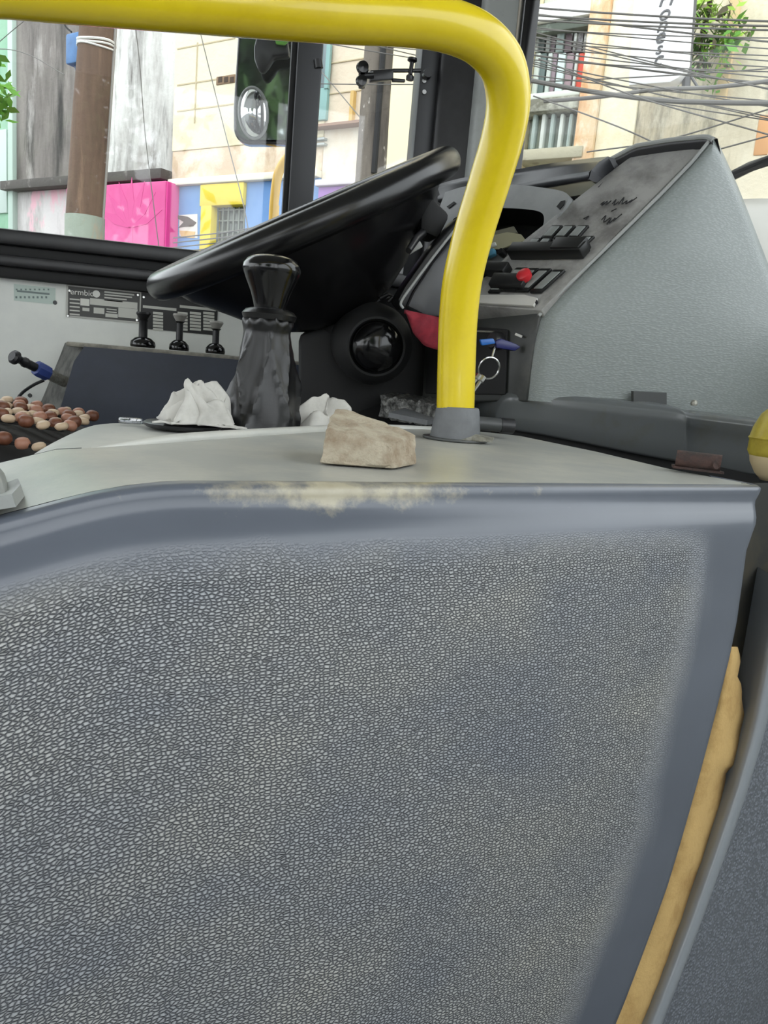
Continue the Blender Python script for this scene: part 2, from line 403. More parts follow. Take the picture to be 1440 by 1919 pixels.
dk2 = [[PL(x, y, (fpl[0]-NH*o, fpl[1])) for o, x in zip((.04,.05,.06,.05), (xa, xa+40, xa+90, xa+200))] for xa, y in [(1390,905),(1385,1010),(1350,1190),(1290,1420),(1220,1640),(1110,1930),(1080,2020),(1000,2260)]]
grid('dark_gap_sheet', dk2, DARKG, fc)  # dark sheet, shade of the engine bay gap put into its colour
#--PART2--
# ------------------------------------------------------------------ yellow handrail
hp = [(853,815,.738),(854,760,.738),(856,680,.738),(859,600,.735),(868,520,.728),(890,430,.716),(918,340,.702),(943,255,.688),(953,185,.674),(941,122,.660),(902,76,.648),(842,49,.640),(762,36,.634),(600,26,.622),(300,0,.604),(0,-28,.586),(-350,-62,.566)]
rail = thing('handrail', V(.222,.738,.71), 'bent yellow painted handrail rising from the engine cover', 'handrail')
tube('rail_tube', crom([P(x,y,Y=d) for x, y, d in hp]+[P(-350,-62,Y=.566)+V(-.5,-.07,.01), P(-350,-62,Y=.566)+V(-1.0,-.12,-.02), P(-350,-62,Y=.566)+V(-1.12,-.13,-.14), P(-350,-62,Y=.566)+V(-1.14,-.13,-.6), V(P(-350,-62,Y=.566).x-1.14,.436,.0)], 8), .0187, YEL, rail, 28)
hb = P(853,822,Y=.738); hb.z = .7105
lathe('rubber_socket', [(.0001,.0),(.0255,.0),(.0250,.004),(.0215,.030),(.0205,.0325),(.0190,.033),(.0001,.033)], hb, (0,0,1), RUBBER, rail, 32)
prism('base_flange', [hb+V(.031*math.cos(a)*1.05, .031*math.sin(a), 0) for a in [i*math.pi/12 for i in range(24)]], (0,0,.0025), DKGREY, rail, .0008)
sm = M('dull_metal', (170,168,158), .4, metal=.6, var=((110,108,98), 90, .4, .7), bmp=(120,.6,.004))
q = P(893,826,Z=.713)
mk('flange_tab', [q+V(-.016,-.004,0), q+V(.014,-.006,.001), q+V(.020,.006,.004), q+V(.002,.014,.006), q+V(-.014,.010,.002), q+V(0,.002,.006)], [(0,1,5),(1,2,5),(2,3,5),(3,4,5),(4,0,5)], sm, rail, solid=.001)

# ------------------------------------------------------------------ brick chunk
STONE = M('rough_stone', (176,166,146), .95, var=((136,118,96), 45, .42, .68), bmp=(160, .8, .004))
bpx = [(597,879,.485),(612,802,.492),(736,832,.480),(740,881,.480),(781,868,.510),(782,814,.512),(628,764,.545),(662,770,.548),(606,862,.55),(775,850,.55)]
bm = bmesh.new()
vs = []
for x, y, d in bpx[:8]: vs.append(bm.verts.new(P(x,y,Y=d)))
for x, d in ((612,.55),(770,.55)): 
    q = P(x,850,Y=d); q.z = .7115; vs.append(bm.verts.new(q))
for v in (vs[0],vs[3],vs[4]): v.co.z = .7115
bmesh.ops.convex_hull(bm, input=bm.verts)
bmesh.ops.triangulate(bm, faces=bm.faces)
bmesh.ops.bevel(bm, geom=[e for e in bm.edges if e.calc_face_angle(0) > .35], offset=.0022, segments=2, affect='EDGES', profile=.6)
for _ in range(3): bmesh.ops.subdivide_edges(bm, edges=[e for e in bm.edges if e.calc_length() > .004], cuts=1, use_grid_fill=True)
bmesh.ops.triangulate(bm, faces=bm.faces); bm.normal_update()
for v in bm.verts:
    if v.co.z > .7125:
        v.co += v.normal*(.0016*noise.noise(v.co*90)+.0008*noise.noise(v.co*260)+.0016*min(0,noise.noise(v.co*45)))
me = bpy.data.meshes.new('stone_chunk'); bo = Vector((.10,.515,.711))
for v in bm.verts: v.co -= bo
bm.to_mesh(me); bm.free(); me.materials.append(STONE)
st = bpy.data.objects.new('stone_chunk', me); st.location = bo; COL.objects.link(st)
for p in me.polygons: p.use_smooth = True
me.set_sharp_from_angle(angle=math.radians(32))
tag(st, 'rough beige wedge of broken stone lying on the engine cover', 'stone')

# ------------------------------------------------------------------ gear lever
BOOT = M('boot_leather', (11,11,12), .34, bmp=(260,.12,.001))
gb = P(490,806,Y=.79); gt = P(505,592,Y=.79); gk = P(512,478,Y=.79)
gear = thing('gear_lever', V(gb.x,.79,.70), 'black gear lever with glossy knob and wrinkled leather boot', 'gear lever')
gb.z = .700
npt = 40
def fold(t, a):
    
    w1 = 1-abs(math.sin(2.5*a+2.6*t+.6)); w2 = 1-abs(math.sin(3.5*a-2.2*t+.3))
    return .93+(.20*(1-t)+.04)*w1*w1+(.12*(1-t)+.05)*w2*w2+.03*math.sin(3*a+9*t)+(.10*math.sin(11*a) if t > .9 else 0)*(t-.9)*10
cpts = [gb.lerp(gt, i/npt) for i in range(npt+1)]
rr = [.040-.017*min(1,(i/npt)*1.15)+.003*math.exp(-((i/npt-.93)/.05)**2) for i in range(npt+1)]
rr[-1] = .019
tube('boot', cpts, rr, BOOT, gear, 64, fold=fold)
ax = (gk-gt).normalized()
lathe('boot_collar', [(.020,-.006),(.0255,-.004),(.027,.001),(.0235,.005),(.019,.0065),(.016,.006)], gt, ax, BOOT, gear, 28)
L = (gk-gt).length
kp = [(.0150,-.002),(.0150,.004),(.0165,.012),(.0200,.024),(.0250,.036),(.0280,.043),(.0292,.048),(.0285,.053),(.0250,.058),(.0190,.0612),(.0110,.063),(.0001,.0635)]
lathe('knob', [(r*.98, h*L/.0635) for r, h in kp], gt, ax, GLOSS, gear, 32)

# round rubber plate and rags
rp = P(343,803,Z=.702); rp.z = .7025
tag(lathe('rubber_disc', [(.0001,0),(.033,0),(.036,.002),(.0365,.004),(.034,.0055),(.0001,.0055)], rp, (0,0,1), BLACK), 'flat black rubber disc under the white rag', 'disc')
RAG = M('white_rag', (196,194,188), .95, var=((168,166,160), 30, .45, .7), bmp=(260,.35,.001))
def rag(name, c, sx, sy, sz, seed, label):
    n = 56; rows = []; sd = V(seed, seed*1.7, seed*.4)
    for i in range(n+1):
        row = []
        for j in range(n+1):
            u, v = i/n*2-1, j/n*2-1; r = math.hypot(u, v); a = math.atan2(v, u)
            k = min(1, r)
            fold = math.sin(a*4+2.2*noise.noise(V(u*1.3,v*1.3,0)+sd)*2+seed)
            peak = max(0, 1-k**3.2)
            rid = 1-abs(noise.noise(V(u*1.5,v*1.5,3)+sd))*2.0
            h = peak*(.55+.55*rid) + .22*fold*k*(1-k)*3 + .10*(1-abs(noise.noise(V(u*3.4,v*3.4,8)+sd))*2)*(1-k*.6)
            w_ = 1+.16*fold*k+.14*noise.noise(V(u*2,v*2,1)+sd)
            sq = .72+.28*k
            row.append(c+V(u*sx*w_*sq+.010*noise.noise(V(u*2.4,v*2.4,12)+sd), v*sy*w_*sq+.008*noise.noise(V(u*2.4,v*2.4,22)+sd), max(0, h)*sz*1.25+.0005))
        rows.append(row)
    o = grid(name, rows, RAG, solid=.0018)
    return tag(o, label, 'rag')
rag('cloth_rag', V(-.027,.745,.708), .036, .034, .026, 3.3, 'crumpled white rag lying on the black disc left of the gear boot')
rag('cloth_rag', V(.100,.80,.702), .040, .028, .026, 9.1, 'crumpled grey white rag between the gear boot and the stone')
q = P(245,793,Z=.702)
tag(box('plastic_scrap', (q.x-.011,q.y-.006,.7015), (q.x+.011,q.y+.006,.7075), glass('clear_plastic', .25, (.8,.82,.84)), bevel=.002), 'small clear plastic scrap left of the black disc', 'scrap')
q = P(2,960,Z=.70)
sb = thing('corner_moulding', V(q.x-.02,q.y+.02,.69), 'pale grey plastic moulding cut off at the left edge of the picture', 'moulding')
mk('block', [P(-60,950,Y=.37),P(20,944,Y=.37),P(-60,870,Y=.40),P(2,876,Y=.40),P(-60,940,Y=.46),P(24,925,Y=.46),P(-60,868,Y=.44),P(3,873,Y=.44)], [(0,1,3,2),(1,5,7,3),(5,4,6,7),(4,0,2,6),(2,3,7,6),(0,4,5,1)], GREYP, sb, bevel=.004)
mk('rim', [P(-60,965,Y=.36),P(30,950,Y=.365),P(46,930,Y=.39),P(40,917,Y=.43),P(20,925,Y=.45),P(-60,940,Y=.45)], [(0,1,2,3,4,5)], GREYP, sb, solid=.006)

# ------------------------------------------------------------------ steering wheel and column
wa = P(280,545,Y=1.12); wb = P(842,297,Y=1.12); wc = (wa+wb)/2; wd = (wb-wa).normalized(); WR = (wb-wa).length/2-.017
wn = V(-wd.z,0,wd.x); gt_ = math.radians(7.8)
we2 = V(0,1,0)*math.cos(gt_)+wn*math.sin(gt_); wn = wn*math.cos(gt_)-V(0,1,0)*math.sin(gt_)
sw = thing('steering_wheel', wc, 'large black steering wheel seen nearly edge on', 'steering wheel')
RIM = []
for i in range(96):
    a = 2*math.pi*i/96; RIM.append(wc+wd*(WR*math.cos(a))+we2*(WR*math.sin(a)))
tube('rim', RIM, .0188, WHEEL, sw, 20, closed=True)
lathe('hub_shroud', [(.0001,.004),(.07,.004),(.085,.012),(.15,.016),(WR-.02,.010),(WR-.006,.006),(WR-.012,.014),(.185,.034),(.150,.066),(.118,.098),(.085,.122),(.058,.134),(.0001,.135)], wc, -wn, WHEEL, sw, 64)
lathe('horn_pad', [(.0001,.012),(.05,.011),(.072,.006),(.080,-.002),(.080,-.01)], wc, wn, BLACK, sw, 40)
colm = thing('steering_column', V(.2,1.1,0), 'black steering column housing with a round dome cap below the wheel', 'steering column')
hbp = wc-wn*.13
dc = P(706,650,Y=1.02)
tube('column_tube', [hbp, hbp-wn*.14, V(.21,1.14,.70), V(.24,1.16,.2), V(.25,1.16,.0)], [.05,.055,.075,.06,.05], BLACKM, colm, 24)
lathe('dome_ring', [(.056,.10),(.055,.04),(.050,.020),(.044,.008),(.039,.002),(.036,.002),(.034,.008)], dc, (.05,1,.1), BLACKM, colm, 36)
lathe('dome_cap', [(.034,.012),(.0335,.004),(.031,-.007),(.025,-.015),(.015,-.021),(.0001,-.023)], dc, (.05,1,.1), GLOSS, colm, 36)
mk('knee_shroud', [P(560,625,Y=1.1),P(650,596,Y=1.1),P(735,552,Y=1.1),P(790,580,Y=1.1),P(815,650,Y=1.1),P(815,800,Y=1.1),P(560,800,Y=1.1),
                  P(560,625,Y=1.3),P(650,596,Y=1.3),P(735,552,Y=1.3),P(790,580,Y=1.3),P(815,650,Y=1.3),P(815,800,Y=1.3),P(560,800,Y=1.3)],
   [tuple(range(7)), tuple(range(13,6,-1))]+[(i,(i+1)%7,7+(i+1)%7,7+i) for i in range(7)], BLACKM, colm, bevel=.012)
tube('ring_clip', [P(712,560,Y=1.08), P(728,552,Y=1.08), P(737,556,Y=1.08), P(728,566,Y=1.08)], .003, BLACK, colm, 8)
prism('stalk_block', [P(790,372,Y=1.02),P(812,370,Y=1.02),P(845,402,Y=1.02),P(822,448,Y=1.02),P(788,432,Y=1.02)], (0,.05,0), BLACKM, colm, .006)
tube('stalk', [P(800,430,Y=1.04), P(780,448,Y=1.0), P(766,470,Y=.98)], [.006,.005,.004], BLACK, colm, 10)
tag(prism('white_gap_patch', [P(748,490,Y=1.09),P(764,455,Y=1.09),P(782,440,Y=1.09),P(794,462,Y=1.09)], (0,.01,0), WHITEP, bevel=.002), 'small white patch behind the column stalk, in place of a bright gap', 'bracket')  # white plate standing in for brightness seen through a gap

# ------------------------------------------------------------------ dashboard
A = P(1016,580,Y=.88); B = P(1330,264,Y=.88); D = P(984,448,Y=.985)
pan = plane3(A, B, D); pn = pan[1] if pan[1].dot(CAM-A) > 0 else -pan[1]; pan = (A, pn)
def PN(x, y, h=0): return PL(x, y, (A+pn*h, pn))
dash = thing('dashboard', V(.5,1.0,0), 'grey and black driver dashboard with hooded gauges and sloping switch panel', 'dashboard')
FLANK = leather('flank_leather', (126,132,130), (121,127,125), 620, .35, rough=.42, aniso=(.3,1,1))
Ld = [(984,750),(990,700),(1000,640),(1012,592),(1030,570),(1100,502),(1170,434),(1240,365),(1300,303),(1332,264)]
Rd = [(1560,800),(1530,720),(1500,640),(1474,575),(1450,520),(1425,455),(1402,395),(1382,345),(1362,300),(1344,262)]
rows = []
for i in range(31):
    t = i/30; a = poly_at([V(x,y,0) for x, y in Ld], t); b = poly_at([V(x,y,0) for x, y in Rd], t); row = []
    wpx = (b-a).length
    first = None
    for k in range(29):
        s = k/28; q = a.lerp(b, s); e = min(s, 1-s)*wpx
        yy = .88-.020*math.sin(math.pi*s)*min(1, wpx/300) + .010*max(0, 1-e/14)**2
        row.append(P(q.x, q.y, Y=yy))
    row = [row[0]+V(0,.06,0), row[0]+V(0,.012,0)] + row + [row[-1]+V(.0,.012,0), row[-1]+V(.0,.16,0)]
    rows.append(row)
top = [p+V(0,.004,.002) for p in rows[-1]]
rows += [top, [p+V(0,.10,.0) for p in top]]
grid('console_flank', rows, FLANK, dash)
RIMG = M('rim_edge', (150,152,150), .35)
tube('flank_trim', [P(x-2,y,Y=.885) for x, y in Ld[3:]], .0022, RIMG, dash, 8)
sq = P(1219,757,Y=.86)
mk('flank_socket', [P(1188,733,Y=.850),P(1250,736,Y=.850),P(1250,764,Y=.850),P(1188,762,Y=.850)], [(0,1,2,3)], DKGREY, dash, solid=.006)
# switch panel body
SWP = M('switch_panel', (150,149,146), .36, var=((104,102,100), 22, .44, .68), bmp=(240,.25,.002))
pp = [(1014,582),(1326,268),(1300,268),(1196,283),(1150,318),(1066,384),(984,448),(886,540),(880,572)]
pb = [PN(x,y,-.012 if i in (1,2,3,4) else 0) for i, (x, y) in enumerate(pp)]
prism('switch_panel', pb, -pn*.03, SWP, dash, .0015)
hood = [(1338,262),(1326,256),(1255,263),(1192,274),(1140,302)]
HB = M('hood_black', (36,36,38), .38)
hv = []
for i in range(21):
    a = poly_at([V(x,y,0) for x, y in hood], i/20)
    d = .88+.115*i/20
    q = P(a.x, a.y, Y=d)
    hv.append([q+V(.05,.01,-.10), q+V(.018,.004,-.02), q+V(.005,0,.002), q+V(-.001,0,.0), q+V(0,0,-.006), q+V(.014,.002,-.022)])
grid('console_hood', hv, HB, dash)
tube('hood_edge', [r[3] for r in hv], .003, RIMG, dash, 8)
# rocker switches: black frames, pale caps
CAP = M('rocker_cap', (128,132,130), .35); FRM = M('rocker_frame', (20,21,21), .4)
def rocker(cx, cy, wx=26, hy=22, dx=18, h=.004, cap=True):
    b0 = [(cx-wx/2-dx/2, cy+hy/2), (cx+wx/2-dx/2, cy+hy/2), (cx+wx/2+dx/2, cy-hy/2), (cx-wx/2+dx/2, cy-hy/2)]
    f = prism('rocker_switch', [PN(x,y,.0005) for x, y in b0], pn*h, FRM, dash, .0008)
    if cap:
        c0 = [(lerp(x,cx,.26), lerp(y,cy,.26)) for x, y in b0]
        prism('rocker_cap', [PN(x,y,.0005)+pn*h*.8 for x, y in c0], pn*.002, CAP, f, .0006)
for cx in (1036, 1060, 1085): rocker(cx, 438, 20, 24, 22)
for cx in (1000, 1020): rocker(cx, 460, 17, 20, 18)
for cx in (1066, 1092): rocker(cx, 459, 21, 26, 28)
for cx, cy in ((958,526),(980,527),(1003,528),(1028,530)): rocker(cx, cy, 21, 42, 46)
rocker(940, 536, 20, 30, 28)
# deep black switch blocks that stand proud of the panel
def block(p0, hgt, name='switch_block'):
    prism(name, [PN(x,y,-.002) for x, y in p0], pn*hgt, FRM, dash, .0012)
block([(958,488),(1094,486),(1108,470),(970,470)], .016)
block([(1040,484),(1092,484),(1110,464),(1052,464)], .018)
block([(924,548),(985,550),(1000,528),(935,526)], .015)
block([(905,520),(950,522),(962,505),(915,503)], .014)
kb = PN(990,530,0)
kn = thing('k',(0,0,0),None,None); bpy.data.objects.remove(kn)
rk = lathe('knob_stem', [(.005,0),(.005,.010)], kb, pn, BLACK, dash, 14)
lathe('red_knob', [(.0001,.018),(.006,.018),(.0088,.016),(.0092,.012),(.0085,.008),(.005,.007)], kb, pn, M('red_plastic', (190,40,48), .35), rk, 20)
prism('panel_lid', [PN(x,y,.001) for x, y in [(884,570),(1002,577),(1010,562),(985,556),(890,556)]], pn*.004, M('lid_grey', (188,186,180), .28), dash, .001)
lathe('screw', [(.0001,.0035),(.0028,.0035),(.003,.0)], PN(1005,568,.001), pn, BLACK, dash, 12)
INK = M('marker_ink', (24,24,26), .7)
def scribble(pts, r=.0007):
    tube('scribble', crom([PN(x,y,-.004+.0) + pn*.0 for x, y in pts], 4), r, INK, dash, 6)
for pts in ([(1126,383),(1133,378),(1128,385),(1139,377),(1136,384),(1146,376)],[(1148,382),(1155,374),(1151,384),(1160,378)],[(1160,382),(1170,370),(1166,382),(1176,376),(1173,382),(1186,374),(1180,380),(1194,370)],[(1128,412),(1136,404),(1132,416),(1144,408)],[(1138,420),(1146,408),(1142,418),(1154,408),(1150,414),(1166,401)],[(1094,410),(1104,405),(1098,411)],[(1146,396),(1156,391)]):
    scribble(pts)
for (x0,y0),(x1,y1) in (((1072,404),(1130,352)),((1092,388),(1148,338)),((1122,352),(1152,322)),((1066,398),(1110,362))):
    tube('panel_groove', [PN(x0,y0,-.004), PN(x1,y1,-.010)], .0014, HB, dash, 6)
# lower rear face with ignition recess
LOWM = M('lower_dash', (46,48,46), .45, var=((70,70,64), 20, .5, .75))
def LQ(x, y, d=0):                     # face below the switch panel, turned towards the driver seat
    pl = plane3(P(1012,592,Y=.885), P(985,750,Y=.885), P(880,600,Y=1.0)); n = pl[1] if pl[1].dot(CAM-pl[0]) > 0 else -pl[1]
    return PL(x, y, (pl[0]+n*d, n))
ln_ = (LQ(900,650,.01)-LQ(900,650,0)); lnn = plane3(P(1012,592,Y=.885), P(985,750,Y=.885), P(880,600,Y=1.0))[1]
if lnn.dot(CAM-A) < 0: lnn = -lnn
prism('lower_face', [LQ(x,y) for x, y in [(880,580),(1012,584),(1002,640),(985,752),(790,752),(800,590)]], -lnn*.02, LOWM, dash, .003)
prism('ignition_plate', [LQ(x,y,.001) for x, y in [(880,612),(955,618),(950,740),(800,738),(810,612)]], lnn*.004, BLACKM, dash, .002)
tube('plate_edge', [LQ(880,620,.006), LQ(925,622,.006), LQ(940,626,.006)], .0012, sm, dash, 6)
lathe('ignition_lock', [(.011,0),(.011,.010),(.009,.013),(.0001,.013)], LQ(936,640,.004), lnn, BLACK, dash, 20)
prism('lock_label', [LQ(x,y,.005) for x, y in [(968,624),(980,629),(978,633),(966,628)]], lnn*.001, WHITEP, dash)
# gauge binnacle
G1 = P(1052,365,Y=.985); G2 = P(840,378,Y=1.22); G3 = P(985,490,Y=.985)
gpl = plane3(G1, G2, G3); gn = gpl[1] if gpl[1].dot(CAM-G1) > 0 else -gpl[1]
def GP(x, y, h=0): return PL(x, y, (G1+gn*h, gn))
BEZ = M('bezel_grey', (134,136,136), .42, var=((116,118,118), 12, .4, .7))
outer = crom([V(x,y,0) for x, y in [(835,360),(880,348),(960,346),(1020,352),(1062,362),(1060,385),(1030,430),(1005,462),(985,490),(930,500),(860,500),(820,470),(822,400),(835,360)]], 4)[:-1]
inner = [(0,0)]*len(outer)
ic = [V(x,y,0) for x, y in [(850,410),(880,396),(930,390),(985,392),(1014,398),(1020,412),(1014,432),(1000,447),(980,466),(930,476),(870,476),(845,450),(846,425),(850,410)]]
inner = crom(ic, 4)[:-1]; n = len(outer)
vs = [GP(p.x,p.y) for p in outer]+[GP(p.x,p.y) for p in inner]+[GP(p.x,p.y,-.004) for p in inner]+[GP(p.x,p.y)-gn*.045 for p in inner]+[GP(p.x,p.y)-gn*.03 for p in outer]
fs = []
for i in range(n):
    j = (i+1) % n
    fs += [(i,j,n+j,n+i),(n+i,n+j,2*n+j,2*n+i),(2*n+i,2*n+j,3*n+j,3*n+i),(i,4*n+i,4*n+j,j)]
bz = mk('gauge_bezel', vs, fs, BEZ, dash, smooth='auto')
bz.data.materials.append(BLACKM)
for k, p in enumerate(bz.data.polygons):
    if k % 4 == 2: p.material_index = 1
mk('gauge_back', [GP(p.x,p.y)-gn*.044 for p in inner], [tuple(range(n))], BLACKM, dash)
prism('slot', [GP(x,y,.0005) for x, y in [(1044,388),(1052,378),(1060,376),(1058,384),(1050,393)]], gn*.001, BLACKM, dash)
prism('slot', [GP(x,y,.0005) for x, y in [(838,388),(852,378),(855,381),(842,391)]], gn*.001, BLACKM, dash)
prism('gauge_card', [GP(x,y)+gn*.002 for x, y in [(922,445),(955,438),(980,442),(990,455),(962,462),(940,470),(915,468)]], gn*.002, M('cream_card', (176,172,142), .7), dash)
prism('gauge_card', [GP(x,y)+gn*.0005 for x, y in [(925,436),(965,426),(972,438),(930,446)]], gn*.002, M('grey_card', (122,120,104), .7), dash)
prism('blue_clip', [GP(x,y)+gn*.004 for x, y in [(916,474),(934,472),(936,482),(920,490)]], gn*.006, M('blue_clip', (88,150,180), .5), dash, .001)
prism('white_clip', [GP(x,y)+gn*.004 for x, y in [(918,464),(934,458),(936,464),(922,470)]], gn*.003, WHITEP, dash, .001)
for x, y in ((985,466),(946,478),(905,484)):
    lathe('button', [(.0001,.010),(.0045,.010),(.005,.008),(.005,0)], GP(x,y,0), gn, BLACK, dash, 12)
# hood over the gauges
VIS = M('visor_black', (40,41,46), .33, var=((30,31,34), 30, .4, .7))
vl = [(1106,320,.97),(1060,328,1.03),(1000,339,1.10),(950,350,1.15),(900,358,1.19),(850,362,1.23),(822,366,1.26)]
vu = [(1140,293,.985),(1085,299,1.04),(1020,308,1.11),(965,318,1.16),(905,326,1.20),(855,336,1.24),(820,346,1.27)]
LL = crom([P(x,y,Y=d) for x, y, d in vl], 5); UU = crom([P(x,y,Y=d) for x, y, d in vu], 5)
vg = []
for a, b in zip(LL, UU):
    fwd = V(b.x-a.x,0,0)
    vg.append([a+V(.05,0,-.016), a+V(.006,0,-.012), a+V(0,0,-.010), a+V(-.001,0,-.002), a+V(.002,0,.001), a.lerp(b,.5)+V(0,0,.002), b, b+V(.03,0,-.006), b+V(.12,0,-.06)])
grid('gauge_visor', vg, VIS, dash)
a, b = LL[0], UU[0]
mk('visor_end', [a+V(0,0,-.010), a+V(.002,0,.001), a.lerp(b,.5)+V(0,0,.002), b, b+V(.03,0,-.006), b+V(.04,0,-.05)], [(0,1,2,3,4,5)], VIS, dash, solid=.002)
# side cheek left of the rail
CHK = M('cheek_grey', (70,71,74), .38)
prism('cheek', [P(x,y,Y=.985) for x, y in [(764,574),(776,548),(812,492),(852,440),(900,440),(900,600),(800,592)]], (0,.03,0), CHK, dash, .004)
tube('cheek_edge', crom([P(x,y,Y=.98) for x, y in [(756,578),(752,566),(772,536),(812,482),(858,424),(880,398)]], 5), .0017, RIMG, dash, 8)
prism('cheek_rim', [P(x,y,Y=.99) for x, y in [(746,562),(760,536),(806,470),(862,404),(880,404),(860,432),(812,492),(774,548),(760,580)]], (0,.05,0), BLACK, dash, .003)
# dash top shelf towards the windscreen
sh = []
for p in [q_ for q_ in ws if q_.y > .95]:
    xi = max(.44, p.x-.20)
    sh.append([p+V(-.005,0,.87), p+V(-.02,0,.885), V(lerp(p.x,xi,.5),p.y,.90), V(xi,p.y,.90), V(xi,p.y,.60)])
grid('dash_top', sh, HB, dash)
PALE = M('pale_dash', (196,194,186), .5)
rp_ = []
for i in range(13):
    t = i/12; a = poly_at([V(x,y,0) for x, y in [(1378,336),(1392,328),(1420,320),(1480,318),(1600,330)]], t)
    b = poly_at([V(x,y,0) for x, y in [(1412,400),(1440,470),(1470,560),(1520,600),(1640,620)]], t)
    rp_.append([P(a.x+20,a.y+6,Y=.80)+V(.06,.06,0), P(a.x,a.y,Y=.80), P(lerp(a.x,b.x,.15),lerp(a.y,b.y,.12),Y=.785), P(lerp(a.x,b.x,.5),lerp(a.y,b.y,.5),Y=.77)+V(0,0,.002), P(b.x,b.y,Y=.78)])
tag(grid('dash_pad', [[q+V(.06,.12,0) for q in r] for r in rp_], PALE), 'pale dashboard pad beyond the console at the right edge', 'dash pad')
q = P(1419,370,Y=.87)

# ledge below the console
ledge = thing('dash_ledge', V(.5,.8,.6), 'dark grey moulded ledge below the grey console flank', 'ledge')
te = [(926,800,.935),(932,772,.925),(948,746,.91),(975,740,.895),(1050,745,.87),(1180,758,.835),(1270,768,.81),(1295,778,.80),(1330,783,.79),(1440,796,.755),(1560,812,.72)]
LED = M('ledge_plastic', (88,91,92), .24, var=((84,84,76), 16, .5, .75))
lt = crom([P(x,y,Y=d) for x, y, d in te], 6)
be = [(927,806,.938),(934,806,.928),(950,807,.913),(975,809,.898),(1050,822,.873),(1180,849,.838),(1270,866,.813),(1295,871,.803),(1330,876,.793),(1440,897,.758),(1560,916,.723)]
lb = crom([P(x,y,Y=d) for x, y, d in be], 6)
lg = []
for i, (p, q) in enumerate(zip(lt, lb)):
    st_ = .014*max(0, min(1, (i-39)/4))*max(0, min(1, 1-(i-48)/14))
    lg.append([p+V(0,.09,.006), p+V(0,.03,.005), p+V(0,.010,.003), p+V(0,.003,.0), p+V(0,0,-.004), p.lerp(q,.25)+V(0,st_,0), p.lerp(q,.6)+V(0,st_,0), q.lerp(p,.06)+V(0,st_,0), q+V(0,.004+st_,0), q+V(0,.03,.004)])
grid('ledge_shell', lg, LED, ledge)
grid('ledge_gap_shade', [[q+V(0,.012,.006), q+V(0,.016,-.06), q+V(0,.02,-.3)] for q in lb], BLACKM, ledge)  # black sheet added for the dark gap under the ledge
sc_ = P(1302,752,Y=.835)
lathe('screw', [(.0001,.007),(.003,.006),(.0042,.003),(.0035,0)], sc_-V(0,0,.005), (0,0,1), sm, ledge, 12)

# hinges, rail fitting, foil, keys, red cloth
RUST = M('rusty_steel', (70,50,44), .8, var=((44,38,36), 80, .4, .6), bmp=(200,.6,.003))
hg = thing('hinge', P(1310,880,Z=.711), 'rusty brown hinge barrel on the engine cover near the right edge', 'hinge')
h0 = P(1268,859,Y=.585); h1 = P(1352,869,Y=.565)
tube('hinge_barrel', [h0, h0.lerp(h1,.5), h1], .0072, RUST, hg, 16)
mk('hinge_leaf', [h0+V(-.004,-.004,-.008), h0+V(.004,.012,-.008), h1+V(.004,.010,-.008), h1+V(0,-.006,-.008)], [(0,1,2,3)], RUST, hg, solid=.002)
lathe('hinge_screw', [(.0001,.002),(.003,.002),(.003,0)], h0.lerp(h1,.75)+V(0,-.0075,-.002), (0,-1,.3), RUST, hg, 10)
hg2 = thing('hinge', P(930,805,Z=.711), 'dark grey hinge barrel just right of the handrail base', 'hinge')
tube('hinge_barrel', [P(862,790,Y=.80), P(940,797,Y=.80)], .0075, DKGREY, hg2, 16)
tube('hinge_knuckle', [P(938,797,Y=.80), P(962,799,Y=.80)], .0082, BLACK, hg2, 16)
FOIL = M('crinkled_foil', (190,190,186), .3, metal=.9, bmp=(220, 1, .006), var=((90,90,88), 120, .35, .6))
fr_ = []
for i in range(25):
    t = i/24; a = P(lerp(712,830,t), lerp(740,760,t), Y=lerp(1.06,.92,t)); row = []
    for k in range(9):
        s = k/8; row.append(a+V(0,-.012*math.sin(math.pi*s)-.004*s, -.030*s+.004*math.sin(math.pi*s)) + V(0,.005*noise.noise(V(i*1.3,k*1.7,2)),.004*noise.noise(V(i*1.1,k*1.9,7))))
    fr_.append([row[0]+V(.03,.06,.004)]+row)
tag(grid('foil_wrap', fr_, FOIL, smooth=False), 'crinkled silver foil edge behind the handrail base', 'foil')
fx = mk('foil_shelf', [P(728,782,Y=.93),P(800,797,Y=.89),P(830,790,Y=.95),P(760,772,Y=1.0)], [(0,1,2,3)], RUBBER, solid=.006); tag(fx, 'smooth grey shelf lip in front of the silver foil', 'shelf')
keys = thing('key_bunch', P(917,690,Y=.90), 'bunch of keys on a steel ring with a blue fob hanging from the ignition', 'keys')
kc = P(917,690,Y=.90)
tube('key_ring', [kc+V(.0128*math.cos(a), -.004*math.sin(a), .0128*math.sin(a)) for a in [i*math.pi/14 for i in range(28)]], .0014, STEEL, keys, 8, closed=True)
tube('chain_link', [P(922,672,Y=.90), P(926,655,Y=.90), P(932,645,Y=.905)], .0016, STEEL, keys, 8)
BLUE = M('blue_plastic', (38,42,96), .35); BLUE2 = M('bright_blue', (34,96,170), .35)
prism('key_fob', [P(x,y,Y=.897) for x, y in [(928,640),(940,634),(968,644),(978,650),(966,658),(932,652)]], (0,.008,0), BLUE, keys, .002)
prism('key_tag', [P(x,y,Y=.895) for x, y in [(900,636),(926,634),(930,644),(904,648)]], (0,.006,0), BLUE2, keys, .0015)
for (a, b, r) in (((906,706),(884,738),.0030),((899,703),(876,732),.0026)):
    q0 = P(*a, Y=.895); q1 = P(*b, Y=.89)
    tube('key', [q0, q0.lerp(q1,.25), q0.lerp(q1,.3), q1], [r*1.6, r*1.5, r*.9, r*.7], STEEL, keys, 8)
